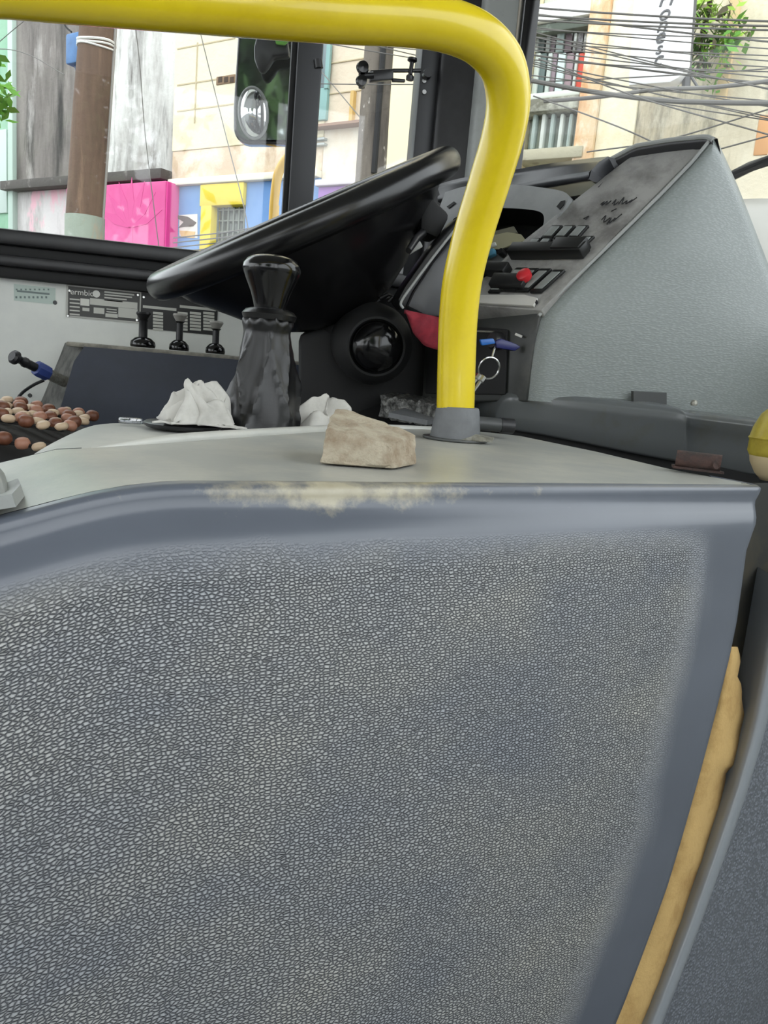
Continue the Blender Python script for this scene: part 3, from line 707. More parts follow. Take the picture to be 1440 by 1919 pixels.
RED = M('red_cloth', (140,36,50), .85, var=((108,26,40), 60, .4, .7), bmp=(400,.4,.001))
rc = []
for i in range(17):
    t = i/16; top_ = V(lerp(758,840,t), lerp(580,598,t),0); bot = poly_at([V(x,y,0) for x, y in [(762,590),(775,625),(795,648),(840,662)]], t)
    rc.append([P(lerp(top_.x,bot.x,s), lerp(top_.y,bot.y,s), Y=.972-.006*math.sin(s*3)-.004*math.sin(t*14+s*3)) for s in [k/8 for k in range(9)]])
tag(grid('red_cloth', rc, RED, solid=.003), 'dark red cloth tucked under the dashboard cheek', 'cloth')
yf = thing('rail_fitting', P(1462,890,Y=.62), 'yellow rounded rail fitting with black tube at the right edge', 'rail fitting')
yc = P(1462,820,Y=.62)
YF = M('aged_yellow', (176,160,62), .35, var=((140,122,40), 40, .4, .7)); CR = M('cream_cup', (196,178,140), .45)
lathe('yellow_dome', [(.0001,.030),(.010,.029),(.0185,.020),(.0235,.008),(.0250,.0),(.0262,-.002),(.0250,-.004),(.0252,-.014),(.0230,-.018)], yc, (0,0,1), YF, yf, 32)
lathe('cream_cup', [(.0230,-.017),(.0215,-.024),(.016,-.034),(.010,-.040),(.0001,-.042)], yc, (0,0,1), CR, yf, 32)
tube('stem', [yc+V(0,0,-.035), yc+V(.01,.02,-.30), V(yc.x+.01,yc.y+.02,0)], .010, BLACKM, yf, 12)
lathe('black_tube', [(.0001,.050),(.010,.049),(.0125,.044),(.013,.02),(.0125,.006),(.0001,.004)], yc+V(.002,-.018,0), (0,0,1), BLACKM, yf, 24)

# ------------------------------------------------------------------ left side: cabinet, valves, throttle, plates, seat
CABM = M('cabinet_blue', (58,64,78), .5, var=((50,55,66), 8, .4, .7), bmp=(180,.1,.001))
CABW = M('cabinet_worn', (96,96,92), .6, var=((52,52,50), 30, .42, .6))
cab = thing('side_cabinet', V(0,1.47,0), 'dark blue side cabinet with worn pale top edge under the plates', 'cabinet')
c0 = P(160,645,Y=1.42); c1 = P(108,790,Y=1.42)
zt = c0.z
mk('front_panel', [V(c0.x,1.42,zt-.004),V(.30,1.42,zt-.004),V(.30,1.42,.2),V(c1.x-.12,1.42,.2),V(c1.x,1.42,c1.z),V(c0.x-.016,1.42,zt-.03)], [(0,1,2,3,4,5)], CABM, cab, solid=.01)
mk('left_return', [V(c0.x,1.42,zt-.004),V(c0.x-.016,1.42,zt-.03),V(c1.x,1.42,c1.z),V(c1.x-.12,1.42,.2),V(c1.x-.20,1.548,.2),P(72,765,Y=1.548),P(112,668,Y=1.548),P(122,642,Y=1.548)], [(0,7,6,1),(1,6,5,2),(2,5,4,3)], CABW, cab)
EDG = M('dusty_edge', (150,146,134), .7, var=((96,94,88), 40, .4, .7))
prism('top_edge', [V(c0.x-.030,1.412,zt-.006),V(.30,1.412,zt-.006),V(.30,1.548,zt-.006),V(c0.x-.034,1.548,zt-.006)], (0,0,.008), EDG, cab, .003)
for i, (bx, ty, rgb, wv, lab) in enumerate([(268,585,(24,24,26),1.25,'black pull valve knob nearest the wheel rim end, left of three'), (336,588,(150,148,142),1.0,'pale topped pull valve knob, middle of three on the cabinet'), (404,602,(150,148,142),1.0,'pale topped pull valve knob beside the gear boot')]):
    b = P(bx, {268:638,336:641,404:647}[bx], Y=1.44); b.z = zt+.003
    hgt = P(bx, ty, Y=1.44).z-b.z
    v = thing('valve_knob', b, lab, 'valve knob', 'pull valves on the side cabinet')
    lathe('base', [(.0165*wv,0),(.0175*wv,.004),(.0165*wv,.010),(.011*wv,.016),(.007,.018)], b, (0,0,1), GLOSS, v, 24)
    lathe('stem', [(.006*wv,.016),(.006*wv,hgt-.016),(.009,hgt-.013)], b, (0,0,1), BLACK, v, 16)
    lathe('cap', [(.004,hgt-.018),(.0085,hgt-.010),(.0125*(.9+.1*wv),hgt-.003),(.0115,hgt),(.0001,hgt+.001)], b, (0,0,1), M('valve_cap%d' % i, rgb, .4), v, 20)
thr = thing('hand_throttle', P(120,715,Y=1.43), 'black pull knob with blue collar sticking out of the cabinet side', 'throttle knob')
t0 = P(122,716,Y=1.44); t1 = P(24,668,Y=1.36); td = (t1-t0).normalized(); TL = (t1-t0).length
tube('sleeve', [t0-td*.02, t0.lerp(t1,.38)], .0095, sm, thr, 16)
lathe('blue_collar', [(.008,0),(.0130,.002),(.0135,.022),(.0115,.026),(.006,.028)], t0.lerp(t1,.34), td, M('collar_blue', (48,66,128), .45), thr, 8)
tube('shaft', [t0.lerp(t1,.5), t0.lerp(t1,.8)], .0075, BLACK, thr, 12)
lathe('knob', [(.006,TL*.70),(.0085,TL*.76),(.0085,TL*.80),(.006,TL*.84),(.007,TL*.90),(.0115,TL*.94),(.0115,TL*.99),(.008,TL*1.02),(.0001,TL*1.02)], t0, td, BLACK, thr, 20)
tube('wire', crom([t0.lerp(t1,.42)+V(0,0,-.014), P(62,722,Y=1.40), P(42,736,Y=1.38), P(30,752,Y=1.36), P(22,775,Y=1.34)], 6), .0026, BLACK, thr, 8)
# data plates and sticker on the wall
ALU = M('plate_alu', (160,160,154), .4, metal=.3); DKP = M('plate_dark', (62,62,60), .45); CELL = M('plate_cell', (186,186,178), .5); BLK = M('plate_black', (20,20,21), .45)
def wq(x, y): return P(x, y, Y=YW)
def wrect(name, x0, x1, y0, y1, d, mat, par, th=.001):
    a = wq(x0,(y0+y1)/2); b = wq(x1,(y0+y1)/2); t_ = wq((x0+x1)/2,y0); bo_ = wq((x0+x1)/2,y1)
    return box(name, (a.x,YW-d-th,bo_.z), (b.x,YW-d,t_.z), mat, par, 0)
pt = thing('data_plate', wq(195,600), 'riveted grey data plate with pale cells left of the black one', 'data plate')
wrect('plate', 124, 265, 540, 600, .0, ALU, pt, .0015); wrect('plate_field', 128, 262, 543, 597, .0015, DKP, pt, .0005)
pz = lambda x, dy: 0
for x0, x1, dy0, dy1 in [(196,252,549,551.5),(196,248,554,556),(196,238,559,561),(196,230,563.5,565)]: wrect('text_line', x0, x1, dy0-.5, dy1, .002, CELL, pt, .0003)
for k in range(5):
    wrect('text_line', 131, 150, 563+k*7-3, 565.5+k*7-3, .002, CELL, pt, .0003)
wrect('cell', 151, 168, 560, 573, .002, M('cell_white', (206,206,198), .5), pt, .0003)
wrect('cell', 169, 258, 563, 575, .002, CELL, pt, .0003); wrect('cell', 176, 196, 577, 588, .002, CELL, pt, .0003)
wrect('cell', 155, 168, 577, 583, .002, CELL, pt, .0003); wrect('cell', 222, 258, 578, 596, .002, CELL, pt, .0003); wrect('cell', 198, 221, 588, 595, .002, CELL, pt, .0003)
wrect('text_line', 200, 219, 579, 581, .002, CELL, pt, .0003); wrect('text_line', 200, 219, 584, 586, .002, CELL, pt, .0003)
o_ = wq(155,549); text('lettering', 'ermbio', (o_.x,YW-.003,o_.z), (1,0,0), (0,0,1), .0145, WHITEP, pt)
o_ = wq(181,551); lathe('round_mark', [(.0035,.0003),(.0065,.0003),(.0065,0),(.0035,0)], (o_.x,YW-.0021,o_.z), (0,-1,0), WHITEP, pt, 20)
for x, y in ((131,545),(259,553),(128,592),(257,600)):
    q = wq(x,y); lathe('rivet', [(.0001,.002),(.002,.002),(.003,0)], (q.x,YW-.0018,q.z), (0,-1,0), STEEL, pt, 10)
pt = thing('data_plate', wq(335,620), 'black data plate with white table rows beside the valve knobs', 'data plate')
wrect('plate', 264, 408, 555, 622, .0, BLK, pt, .0015)
for x0, x1 in ((268,331),(337,405)): wrect('header', x0, x1, 575, 580, .0016, CELL, pt, .0003)
for x0, x1 in ((287,306),(333,352),(356,377),(381,402)):
    for k in range(6): wrect('cell', x0, x1, 585+k*6, 589.5+k*6, .0016, CELL, pt, .0003)
q = wq(270,557); lathe('rivet', [(.0001,.002),(.002,.002),(.003,0)], (q.x,YW-.0018,q.z), (0,-1,0), STEEL, pt, 10)
stk = thing('sticker', wq(64,565), 'faded pale green sticker with a row of marks near the left edge', 'sticker')
wrect('film', 26, 104, 536, 567, .0, M('sticker_green', (176,190,182), .5), stk, .0005)
FAD = M('faded_ink', (110,122,120), .6)
wrect('text_line', 32, 93, 546.5, 550, .0006, FAD, stk, .0003)
for k in range(8):
    wrect('mark', 30+k*8.5, 33+k*8.5, 541, 544, .0006, FAD, stk, .0003); wrect('mark', 29+k*8, 32.5+k*8, 555, 559, .0006, FAD, stk, .0003)
for x, y, lab in ((103,567,'dark screw hole in the wall below the sticker'), (56,741,'small dark screw hole low on the wall panel')):
    q = wq(x,y); tag(lathe('wall_screw', [(.0001,.002),(.003,.002),(.004,0)], (q.x,YW,q.z), (0,-1,0), DKGREY, seg=12), lab, 'screw')
# driver seat with beaded cover
SEATM = M('seat_black', (26,25,25), .8, bmp=(200,.3,.002))
seat = thing('driver_seat', V(-.5,1.05,0), 'black driver seat cushion at the left edge', 'seat')
zs = P(60,770,Y=1.0).z
sg = []
for i in range(13):
    x = -.75+.60*i/12; zz = P(0,762,Y=1.0).z-.012 - .10*max(0,(x+.29))
    e = max(0, 1-i/1.5) if i < 2 else max(0, (i-10)/2)
    sg.append([V(x,.86,.35), V(x,.862,zz-.06-.02*e), V(x,.88,zz-.015-.03*e), V(x,.93,zz-.03*e), V(x,1.05,zz+.002-.03*e), V(x,1.2,zz-.03*e), V(x,1.28,zz-.02-.03*e), V(x,1.30,.35)])
grid('cushion', sg, SEATM, seat, sub=1)
bcv = thing('beaded_cover', V(-.35,1.0,zs-.01), 'wooden bead seat cover lying on the driver seat', 'seat cover')
WOODS = [M('bead_brown', (120,74,52), .45, var=((90,52,36), 60, .4, .7)), M('bead_cream', (196,172,144), .45), M('bead_pink', (168,120,98), .45)]
def bead_mesh(name, rx, ry, rz, mt):
    bm = bmesh.new(); bmesh.ops.create_uvsphere(bm, u_segments=10, v_segments=7, radius=1)
    for v in bm.verts:
        v.co = V(v.co.x*rx, v.co.y*ry, max(-.85,min(.85,v.co.z))*rz)
    me = bpy.data.meshes.new(name); bm.to_mesh(me); bm.free(); me.materials.append(mt)
    for p in me.polygons: p.use_smooth = True
    return me
BM = [bead_mesh('bead', .0090,.0088,.0082,WOODS[0]), bead_mesh('bead', .0080,.0078,.0052,WOODS[1]), bead_mesh('bead', .0086,.0084,.0074,WOODS[2])]
bl = wl(bcv)
for r_ in range(8):
    Yb = .885+r_*.034
    for c_ in range(16):
        x = -.178-.0185*c_-.004*(r_ % 2)
        zz = P(0,762,Y=1.0).z-.004 - .10*max(0,(x+.29)) + (.002 if r_ else -.016)
        k = (c_+r_) % 3 if (c_*7+r_*3) % 5 else 1
        o = bpy.data.objects.new('bead', BM[k]); COL.objects.link(o); o.parent = bcv
        o.location = V(x+random.uniform(-.002,.002), Yb+random.uniform(-.003,.003), zz+random.uniform(-.001,.002))-bl
        o.rotation_euler = (random.uniform(-.3,.3), random.uniform(-.3,.3), random.uniform(0,3))
for r_ in range(8):
    Yb = .885+r_*.034
    tube('cord', [V(x, Yb, P(0,762,Y=1.0).z-.006-.10*max(0,(x+.29))+(.002 if r_ else -.016)) for x in (-.48,-.40,-.3,-.24,-.18)], .0022, BLACKM, bcv, 6)

# window latch beside the corner post, cable
lat = thing('window_latch', P(730,150,Y=1.52), 'black window latch bar with knobs between the two posts', 'latch')
q = lambda x, y, d=1.52: P(x,y,Y=d)
prism('latch_bar', [q(694,131),(q(738,128)),(q(738,136)),(q(738,148)),(q(694,152))], (0,.012,0), BLACK, lat, .002)
prism('latch_bar', [q(736,128),q(790,128),q(790,134),q(736,134)], (0,.008,0), BLACK, lat, .001)
prism('latch_bar', [q(736,146),q(760,148),q(760,153),q(736,152)], (0,.008,0), BLACK, lat, .001)
lathe('knob', [(.0001,.014),(.010,.013),(.012,.006),(.010,0),(.0001,0)], q(679,129), (0,-1,0), GLOSS, lat, 20)
lathe('knob', [(.0001,.014),(.009,.013),(.011,.006),(.009,0),(.0001,0)], q(677,154), (0,-1,0), GLOSS, lat, 20)
tube('knob_link', [q(678,120), q(678,165)], .006, BLACK, lat, 10); tube('knob_link', [q(680,142), q(700,141)], .006, BLACK, lat, 10)
lathe('thumb_screw', [(.007,.0),(.0075,.006),(.004,.010),(.004,.030),(.009,.033),(.009,.037),(.0001,.038)], q(768,150), (0.05,0,1), BLACK, lat, 16)
lathe('pivot', [(.0001,.012),(.008,.012),(.009,.0)], q(800,140,1.515), (0,-1,0), BLACK, lat, 16)
tube('catch', [q(596,112,1.53), q(598,128,1.53)], .008, BLACK, lat, 10)
#--PART3--
# ------------------------------------------------------------------ street front outside
FA = YAW+math.radians(31)
FE = V(math.cos(FA), -math.sin(FA), 0); FN = V(-math.sin(FA), -math.cos(FA), 0)     # along the street, towards the bus
FO = CAM+V(math.sin(YAW),math.cos(YAW),0)*7.5
def FPt(x, y, off=0): return PL(x, y, (FO+FN*off, FN))
def sz(x, y, off=0):
    p = FPt(x, y, off)-FO; return p.dot(FE), p.z+FO.z
def W(s, z, off): return V(FO.x,FO.y,0)+FE*s+FN*off+V(0,0,z)
def slab(name, s0, s1, z0, z1, off, th, mat, parent=None, bevel=.01):
    return prism(name, [W(s0,z0,off),W(s1,z0,off),W(s1,z1,off),W(s0,z1,off)], -FN*th, mat, parent, bevel)
def rect(name, xl, xr_, yt, yb, off, th, mat, parent=None, bevel=.008):
    ym = (yt+yb)/2; xm = (xl+xr_)/2
    return slab(name, sz(xl,ym,off)[0], sz(xr_,ym,off)[0], sz(xm,yb,off)[1], sz(xm,yt,off)[1], off, th, mat, parent, bevel)
S = lambda x, y=250: sz(x, y)[0]
Zf = lambda x, y: sz(x, y)[1]
def bld(name, s0, s1, label, cat='building'): return thing(name, W((s0+s1)/2, STREET, -1), label, cat)
TOPZ = 9.5
_M, _st = M, stained
def dim(c): return tuple(v*.93 for v in c)
def M(name, rgb, *a, **k):
    if k.get('var'): k['var'] = (dim(k['var'][0]),)+tuple(k['var'][1:])
    return _M(name, dim(rgb), *a, **k)
def stained(name, base, cols, **k): return _st(name, dim(base), [(dim(c[0]),)+tuple(c[1:]) for c in cols], **k)
# green building at the far left
GREEN = stained('green_wall', (146,190,160), [((176,206,184), 1.2, .4, .7, .4), ((120,160,136), 2.5, .6, .75, .3)], seedv=1)
sA = S(22,200); g = bld('green_building', sA-3.5, sA, 'pale green building front at the far left')
slab('wall', sA-3.5, sA-.02, STREET, TOPZ, .0, 1.5, GREEN, g)
rect('window', -40, 12, 245, 400, .03, .08, M('pale_window', (188,204,196), .4), g)
rect('corner_strip', 14, 23, 20, 430, .06, .1, M('pale_green', (186,206,194), .7), g)
LEAF = M('leaf_green', (92,150,40), .6); LEAF2 = M('leaf_lime', (150,190,60), .6)
def leaves(name, centre, rad, n, mats, parent, size=.07, seed=1):
    rnd = random.Random(seed); vs = []; fs = []
    for i in range(n):
        d = V(rnd.gauss(0,.5), rnd.gauss(0,.5), rnd.gauss(0,.5)); c = Vector(centre)+V(d.x*rad[0], d.y*rad[1], d.z*rad[2])
        u = V(rnd.uniform(-1,1),rnd.uniform(-1,1),rnd.uniform(-1,1)).normalized(); v = u.orthogonal().normalized(); s_ = size*rnd.uniform(.6,1.4); b = len(vs)
        vs += [c-u*s_, c+v*s_*.45+u*s_*.1, c+u*s_, c-v*s_*.45+u*s_*.1]; fs.append((b,b+1,b+2,b+3))
    return mk(name, vs, fs, mats, parent, recalc=False)
lp = thing('leafy_shrub', W(sA-.9, STREET, 1.2), 'bright green leaves in front of the green building', 'plant')
leaves('foliage', FPt(-2,178,1.2), (.16,.16,.3), 90, LEAF, lp, .07, 3)
tube('stem', [W(sA-.9,STREET,1.2), FPt(-2,178,1.2)], .02, M('stem_brown', (80,66,50), .9), lp, 6)
# grey mould-stained building
GREY = stained('mould_wall', (226,226,220), [((176,172,166), 1.6, .44, .6, .3), ((112,108,104), 2.2, .50, .66, .16), ((70,68,66), 3.4, .58, .72, .13), ((244,244,242), 1.4, .60, .70, .6)], seedv=2)
GREY2 = stained('mould_wall_dark', (150,144,138), [((104,98,94), 1.8, .40, .62, .2), ((64,62,60), 3.2, .52, .7, .14), ((206,202,196), 1.7, .56, .7, .25)], seedv=5)
sB = S(158,200); sC = S(326,200)
zl = Zf(200,338)
g = bld('stained_building', sA, sC, 'tall grey plaster building with black mould streaks behind the brown pole')
slab('wall', sA, sB, zl, TOPZ, 0, 1.5, GREY2, g); slab('wall', sB, sC, zl, TOPZ, -.02, 1.5, GREY, g)
slab('ledge', sA-.05, sC-.02, zl-.06, zl+.05, .14, .4, stained('ledge_dirt', (84,80,76), [((150,146,140), 3, .55, .7, 1)], seedv=3), g)
LOW = stained('low_wall', (206,202,200), [((150,146,142), 1.6, .48, .66, .3), ((86,84,82), 2.8, .6, .75, .2), ((226,180,190), .9, .56, .6, .5)], seedv=8)
slab('lower_wall', sA-.05, S(190,390), STREET, zl-.06, -.01, 1.2, LOW, g)
# pink wall
PINK = M('pink_paint', (206,74,138), .7, var=((218,104,160), 1.4, .4, .7)); PINK2 = M('deep_pink', (214,52,138), .7)
s0, s1 = S(190,400), sz(309,400,.2)[0]; zp = sz(250,342,.2)[1]
pk = bld('pink_wall', s0, s1, 'bright pink painted wall block with a darker flower mural', 'wall')
slab('wall', s0-.4, s1, STREET, zp, .2, .9, PINK, pk, .02)
slab('wall_return', s1, s1+.02, STREET, zp-.01, .19, .6, PINK2, pk, .004)
mur = M('mural_pink', (216,84,148), .75)
for k in range(7):
    a = math.radians(20+k*23); c = sz(244,428,.2); Lm = .55
    u = V(math.cos(a),math.sin(a),0); n_ = V(-u.y,u.x,0)
    pts = [V(0,0,0), u*Lm*.5+n_*.055, u*Lm, u*Lm*.5-n_*.055]
    prism('mural_petal', [W(c[0]+p.x, c[1]+p.y, .203) for p in pts], -FN*.004, mur, pk)
rect('mural_stem', 240, 248, 425, 475, .203, .004, mur, pk, 0)
# blue and yellow shop front
BLUEW = M('blue_paint', (92,134,186), .75, var=((112,150,196), 2, .4, .7)); YELW = M('yellow_wall', (232,208,58), .75, var=((222,194,40), 2, .4, .7))
sD = S(540,380); zb = Zf(420,345)
bw = bld('blue_shopfront', sC, sD, 'blue painted shop front with yellow window surround')
slab('wall', S(325,400), S(382,400), STREET, zb, .02, 1.4, BLUEW, bw); slab('wall', S(462,400), sD+.4, STREET, zb, .02, 1.4, BLUEW, bw)
slab('wall', S(382,400), S(462,400), STREET, Zf(420,480), .02, 1.4, BLUEW, bw)
slab('cornice', S(324,345), sD+.4, zb, zb+.07, .08, .3, M('cream_trim', (232,226,206), .8), bw)
slab('yellow_lintel', S(382,365), S(463,365), Zf(422,387), zb-.005, .06, .3, YELW, bw)
slab('yellow_jamb', S(382,430), S(402,430), Zf(395,490), Zf(395,387), .06, .3, YELW, bw)
wn_ = rect('window', 402, 462, 388, 486, -.08, .06, M('dark_pane', (92,100,92), .3, var=((150,158,146), 4, .45, .7)), bw)
GRL = M('grille_grey', (116,122,112), .6)
for k in range(6): rect('grille_bar', 405+k*10, 407.5+k*10, 388, 486, -.03, .02, GRL, wn_, 0)
for k in range(5): rect('grille_rail', 402, 462, 392+k*20, 394.5+k*20, -.035, .02, GRL, wn_, 0)
BRD = M('mural_brown', (84,70,62), .8); BR2 = M('mural_tan', (214,178,120), .8); BR3 = M('mural_white', (220,216,206), .8)
def mural(pts, mt, d): prism('mural_patch', [FPt(x,y,.024+d) for x, y in pts], -FN*.004, mt, bw)
mural([(336,403),(370,401),(370,446),(336,442)], BR3, 0); mural([(322,402),(338,404),(352,406),(368,417),(362,424),(346,425),(334,427),(344,416)], BRD, .004)
mural([(336,432),(366,434),(364,446),(340,444)], BR2, .004)
# cream upper building
CREAM = stained('cream_wall', (244,236,206), [((232,220,184), 1.0, .4, .7, .6), ((206,184,148), 2.2, .66, .8, .3)], seedv=11)
BROWNW = stained('brown_wall', (204,180,152), [((232,218,196), 1.8, .42, .6, 1), ((160,132,106), 2.4, .55, .72, .6)], seedv=13)
zc = Zf(420,275)
cb = bld('cream_building', sC, sD, 'cream upper storey with a stained brown band above the blue shop front')
slab('stained_band', sC, sD+.4, zb+.07, zc, 0, 1.4, BROWNW, cb); slab('wall', sC, sD+.4, zc, TOPZ, 0.01, 1.4, CREAM, cb)
JN = M('joint_line', (196,182,150), .9)
for y in (80, 150, 200): rect('joint', 332, 440, y, y+2.5, .016, .01, JN, cb, 0)
for x in (366,): rect('joint', x, x+2, 80, 230, .016, .01, JN, cb, 0)
v_ = rect('vent', 405, 440, 141, 157, .02, .05, M('vent_brown', (136,112,88), .9), cb)
for k in range(3): rect('vent_hole', 409+k*11, 416+k*11, 144, 154, .024, .03, M('vent_dark', (70,56,44), .9), v_, 0)
# buildings seen between the two posts
sE = S(690,250); sF = S(860,200)
PCH = stained('peach_wall', (232,216,192), [((214,178,152), 1.3, .5, .7, .6), ((240,232,214), 1.2, .5, .65, .7)], seedv=17)
pb_ = bld('peach_building', sD, sE, 'peach building with teal framed window between the two window posts')
slab('wall', sD+.4, sF, Zf(650,345), TOPZ, .0, 1.4, PCH, pb_)
TEAL = M('teal_paint', (134,172,168), .7); 
w1 = rect('window', 588, 616, 80, 165, .03, .06, M('window_grey', (120,134,138), .4), pb_); rect('window_frame', 596, 600, 80, 165, .05, .03, TEAL, w1, 0); rect('window_frame', 610, 617, 80, 165, .05, .03, TEAL, w1, 0)
rect('teal_panel', 586, 612, 165, 225, .04, .06, TEAL, pb_)
rect('ledge', 582, 690, 228, 233, .12, .15, M('ledge_brown', (150,120,100), .9), pb_, 0)
for y in (112, 170): rect('joint', 618, 690, y, y+2, .012, .01, JN, pb_, 0)
for y in (258, 268): rect('louvre', 582, 608, y, y+4, .05, .05, M('louvre_%d' % y, (176,182,178), .7), pb_, 0)
rect('pilaster', 655, 661, 170, 235, .05, .06, M('ochre', (210,176,110), .8), pb_, 0)
PUR = M('purple_paint', (148,104,172), .75)
pw = bld('purple_wall', sD, sF, 'purple painted wall under the peach building', 'wall')
slab('wall', sD+.42, sF, STREET, Zf(620,352), .06, 1.4, PUR, pw); slab('coping', sD+.4, sF, Zf(620,352), Zf(620,340), .1, .4, M('pale_coping', (214,206,208), .8), pw)
CBR = M('bright_cream', (250,236,196), .8)
cp = bld('cream_column', S(722,200), S(780,200), 'bright cream wall strip right of the grey pole', 'wall')
slab('wall', S(720,200), S(990,200), STREET, TOPZ, .12, .4, CBR, cp)
# buildings seen through the windscreen
sG = S(900,100); sH = S(1112,150); sI = S(1182,150); sJ = S(1295,150)
TB = stained('teal_white_wall', (214,224,216), [((168,190,184), 2.5, .45, .65, .4), ((128,136,124), 4, .6, .74, .5)], seedv=21)
tb = bld('balcony_building', sG, sH, 'pale teal balcony building with louvred doors and one red shutter')
zA = Zf(1050,190); zB = Zf(1050,205)
slab('wall', S(985,250), sH, STREET, TOPZ, -.08, 1.2, TB, tb)
slab('balcony_slab', S(960,200), S(1092,200), zB-.04, zA, .12, .5, stained('slab_dirt', (120,118,104), [((196,196,180), 4, .5, .65, 1)], seedv=23), tb)
slab('balcony_apron', S(960,200), S(1092,200), zA, Zf(1050,178), .10, .4, M('apron_white', (222,226,214), .8), tb)
slab('eave', S(960,60), S(1112,60), Zf(1050,62), Zf(1050,46), .05, .5, stained('eave_dirt', (96,104,94), [((150,160,150), 4, .5, .65, 1)], seedv=25), tb)
slab('eave_white', S(960,60), S(1118,40), Zf(1050,44), Zf(1050,10), .08, .5, M('eave_white', (244,246,242), .8), tb)
lou = [(984,998,(190,206,200)),(1000,1009,(206,216,210)),(1011,1021,(104,122,120)),(1024,1031,(196,206,200)),(1033,1041,(150,132,140)),(1043,1056,(206,228,222)),(1059,1072,(162,140,146)),(1075,1080,(200,206,200)),(1082,1092,(226,92,74)),(1094,1102,(214,210,200))]
for k, (x0, x1, c) in enumerate(lou):
    m_ = M('shutter_%d' % k, c, .7); 
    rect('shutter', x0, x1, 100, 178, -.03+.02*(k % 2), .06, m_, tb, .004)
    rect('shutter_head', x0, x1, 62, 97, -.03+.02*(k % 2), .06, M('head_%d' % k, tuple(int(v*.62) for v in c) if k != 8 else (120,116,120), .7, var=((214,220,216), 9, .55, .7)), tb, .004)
for k in range(6):
    x = 995+k*17; rect('baluster', x, x+8, 212, 280, .06, .08, M('bal_%d' % k, (214,220,212) if k % 2 else (168,182,176), .8), tb, .02)
slab('lower_ledge', S(960,290), S(1100,290), Zf(1040,305), Zf(1040,284), .12, .4, stained('low_ledge', (186,180,156), [((120,110,92), 4, .52, .66, .8)], seedv=29), tb)
ORG = stained('orange_plaster', (236,206,166), [((216,160,108), 3.4, .48, .62, .4), ((250,240,220), 2.6, .50, .60, .5)], seedv=31)
op = bld('orange_pilaster', S(1072,150), sH, 'peeling orange plaster pilaster beside the red shutter', 'pilaster')
slab('shaft', S(1098,150), sH+.1, STREET, TOPZ, .10, .5, ORG, op)
YC = stained('yellow_column_wall', (250,242,214), [((240,220,170), 1.2, .46, .66, .6), ((252,250,240), 1.2, .5, .6, .5)], seedv=33)
yw = bld('yellow_white_building', sH, sI, 'pale yellow building front left of the white vertical sign')
slab('wall', sH+.1, sI+.1, STREET, TOPZ, .06, .5, YC, yw)
WEA = stained('weathered_wall', (236,226,200), [((196,184,158), 1.8, .44, .62, .35), ((116,112,98), 3, .54, .7, .25), ((236,228,206), 1.6, .58, .7, .3), ((218,176,128), 1.0, .66, .74, .4)], seedv=35)
we_ = bld('weathered_building', sI, sJ+3, 'weathered beige wall behind the overhead cables')
slab('wall', sI+.1, sJ+4, STREET, TOPZ, .04, .5, WEA, we_)
rect('pilaster', 1355, 1375, -10, 190, .09, .08, M('pil_tan', (222,196,150), .9), we_)
rect('orange_patch', 1418, 1445, 215, 290, .05, .03, M('patch_orange', (222,170,122), .9), we_)
# white vertical sign
SGN = M('sign_white', (250,250,250), .5)
sg_ = thing('street_sign', FPt(1230,140,1.0), 'white vertical shop sign with grey letters hung among the cables', 'sign')
so = .9
def sgp(x, y): return FPt(x, y, so)
bp = [(1192,-60),(1300,-60),(1289,115),(1284,132),(1272,146),(1256,154),(1178,160)]
prism('board', [sgp(x,y) for x, y in bp], -FN*.12, SGN, sg_, .01)
LG = M('sign_grey', (96,96,98), .6)
for ch, x, y in (('H',1249,-2),('o',1245,25),('n',1241,47),('e',1237,68),('s',1235,91),('c',1233,111)):
    p = FPt(x, y, so+.004); text('letter', ch, p, FE, (0,0,1), .135 if ch != 's' else .11, LG, sg_, .004, shear=.25)
# sign bracket and shrub growing from the wall
bk_ = thing('pole_bracket', FPt(1286,160,.7), 'dark steel bracket post at the foot of the white sign', 'bracket')
DST = M('dark_steel', (96,96,96), .6)
tube('post', [FPt(1286,165,.8), FPt(1290,105,.8), FPt(1302,-40,.8)], .028, DST, bk_, 8)
tube('strut', [FPt(1262,160,.8), FPt(1283,138,.8)], .010, DST, bk_, 6); tube('strut', [FPt(1310,166,.8), FPt(1292,138,.8)], .010, DST, bk_, 6)
sp = thing('wall_shrub', FPt(1330,120,.3), 'green shrub growing out of the weathered wall', 'plant')
for k, (x, y, r, n_, mt) in enumerate([(1312,100,.22,130,LEAF),(1345,55,.2,90,LEAF2),(1330,5,.22,100,LEAF2),(1318,70,.25,90,M('leaf_dry', (112,104,82), .8)),(1366,75,.12,50,LEAF)]):
    leaves('foliage', FPt(x,y,.35), (r,.15,r), n_, mt, sp, .05, 20+k)
tube('branch', [FPt(1316,120,.05), FPt(1318,60,.3), FPt(1332,0,.35)], .02, M('branch_brown', (90,78,62), .9), sp, 6)

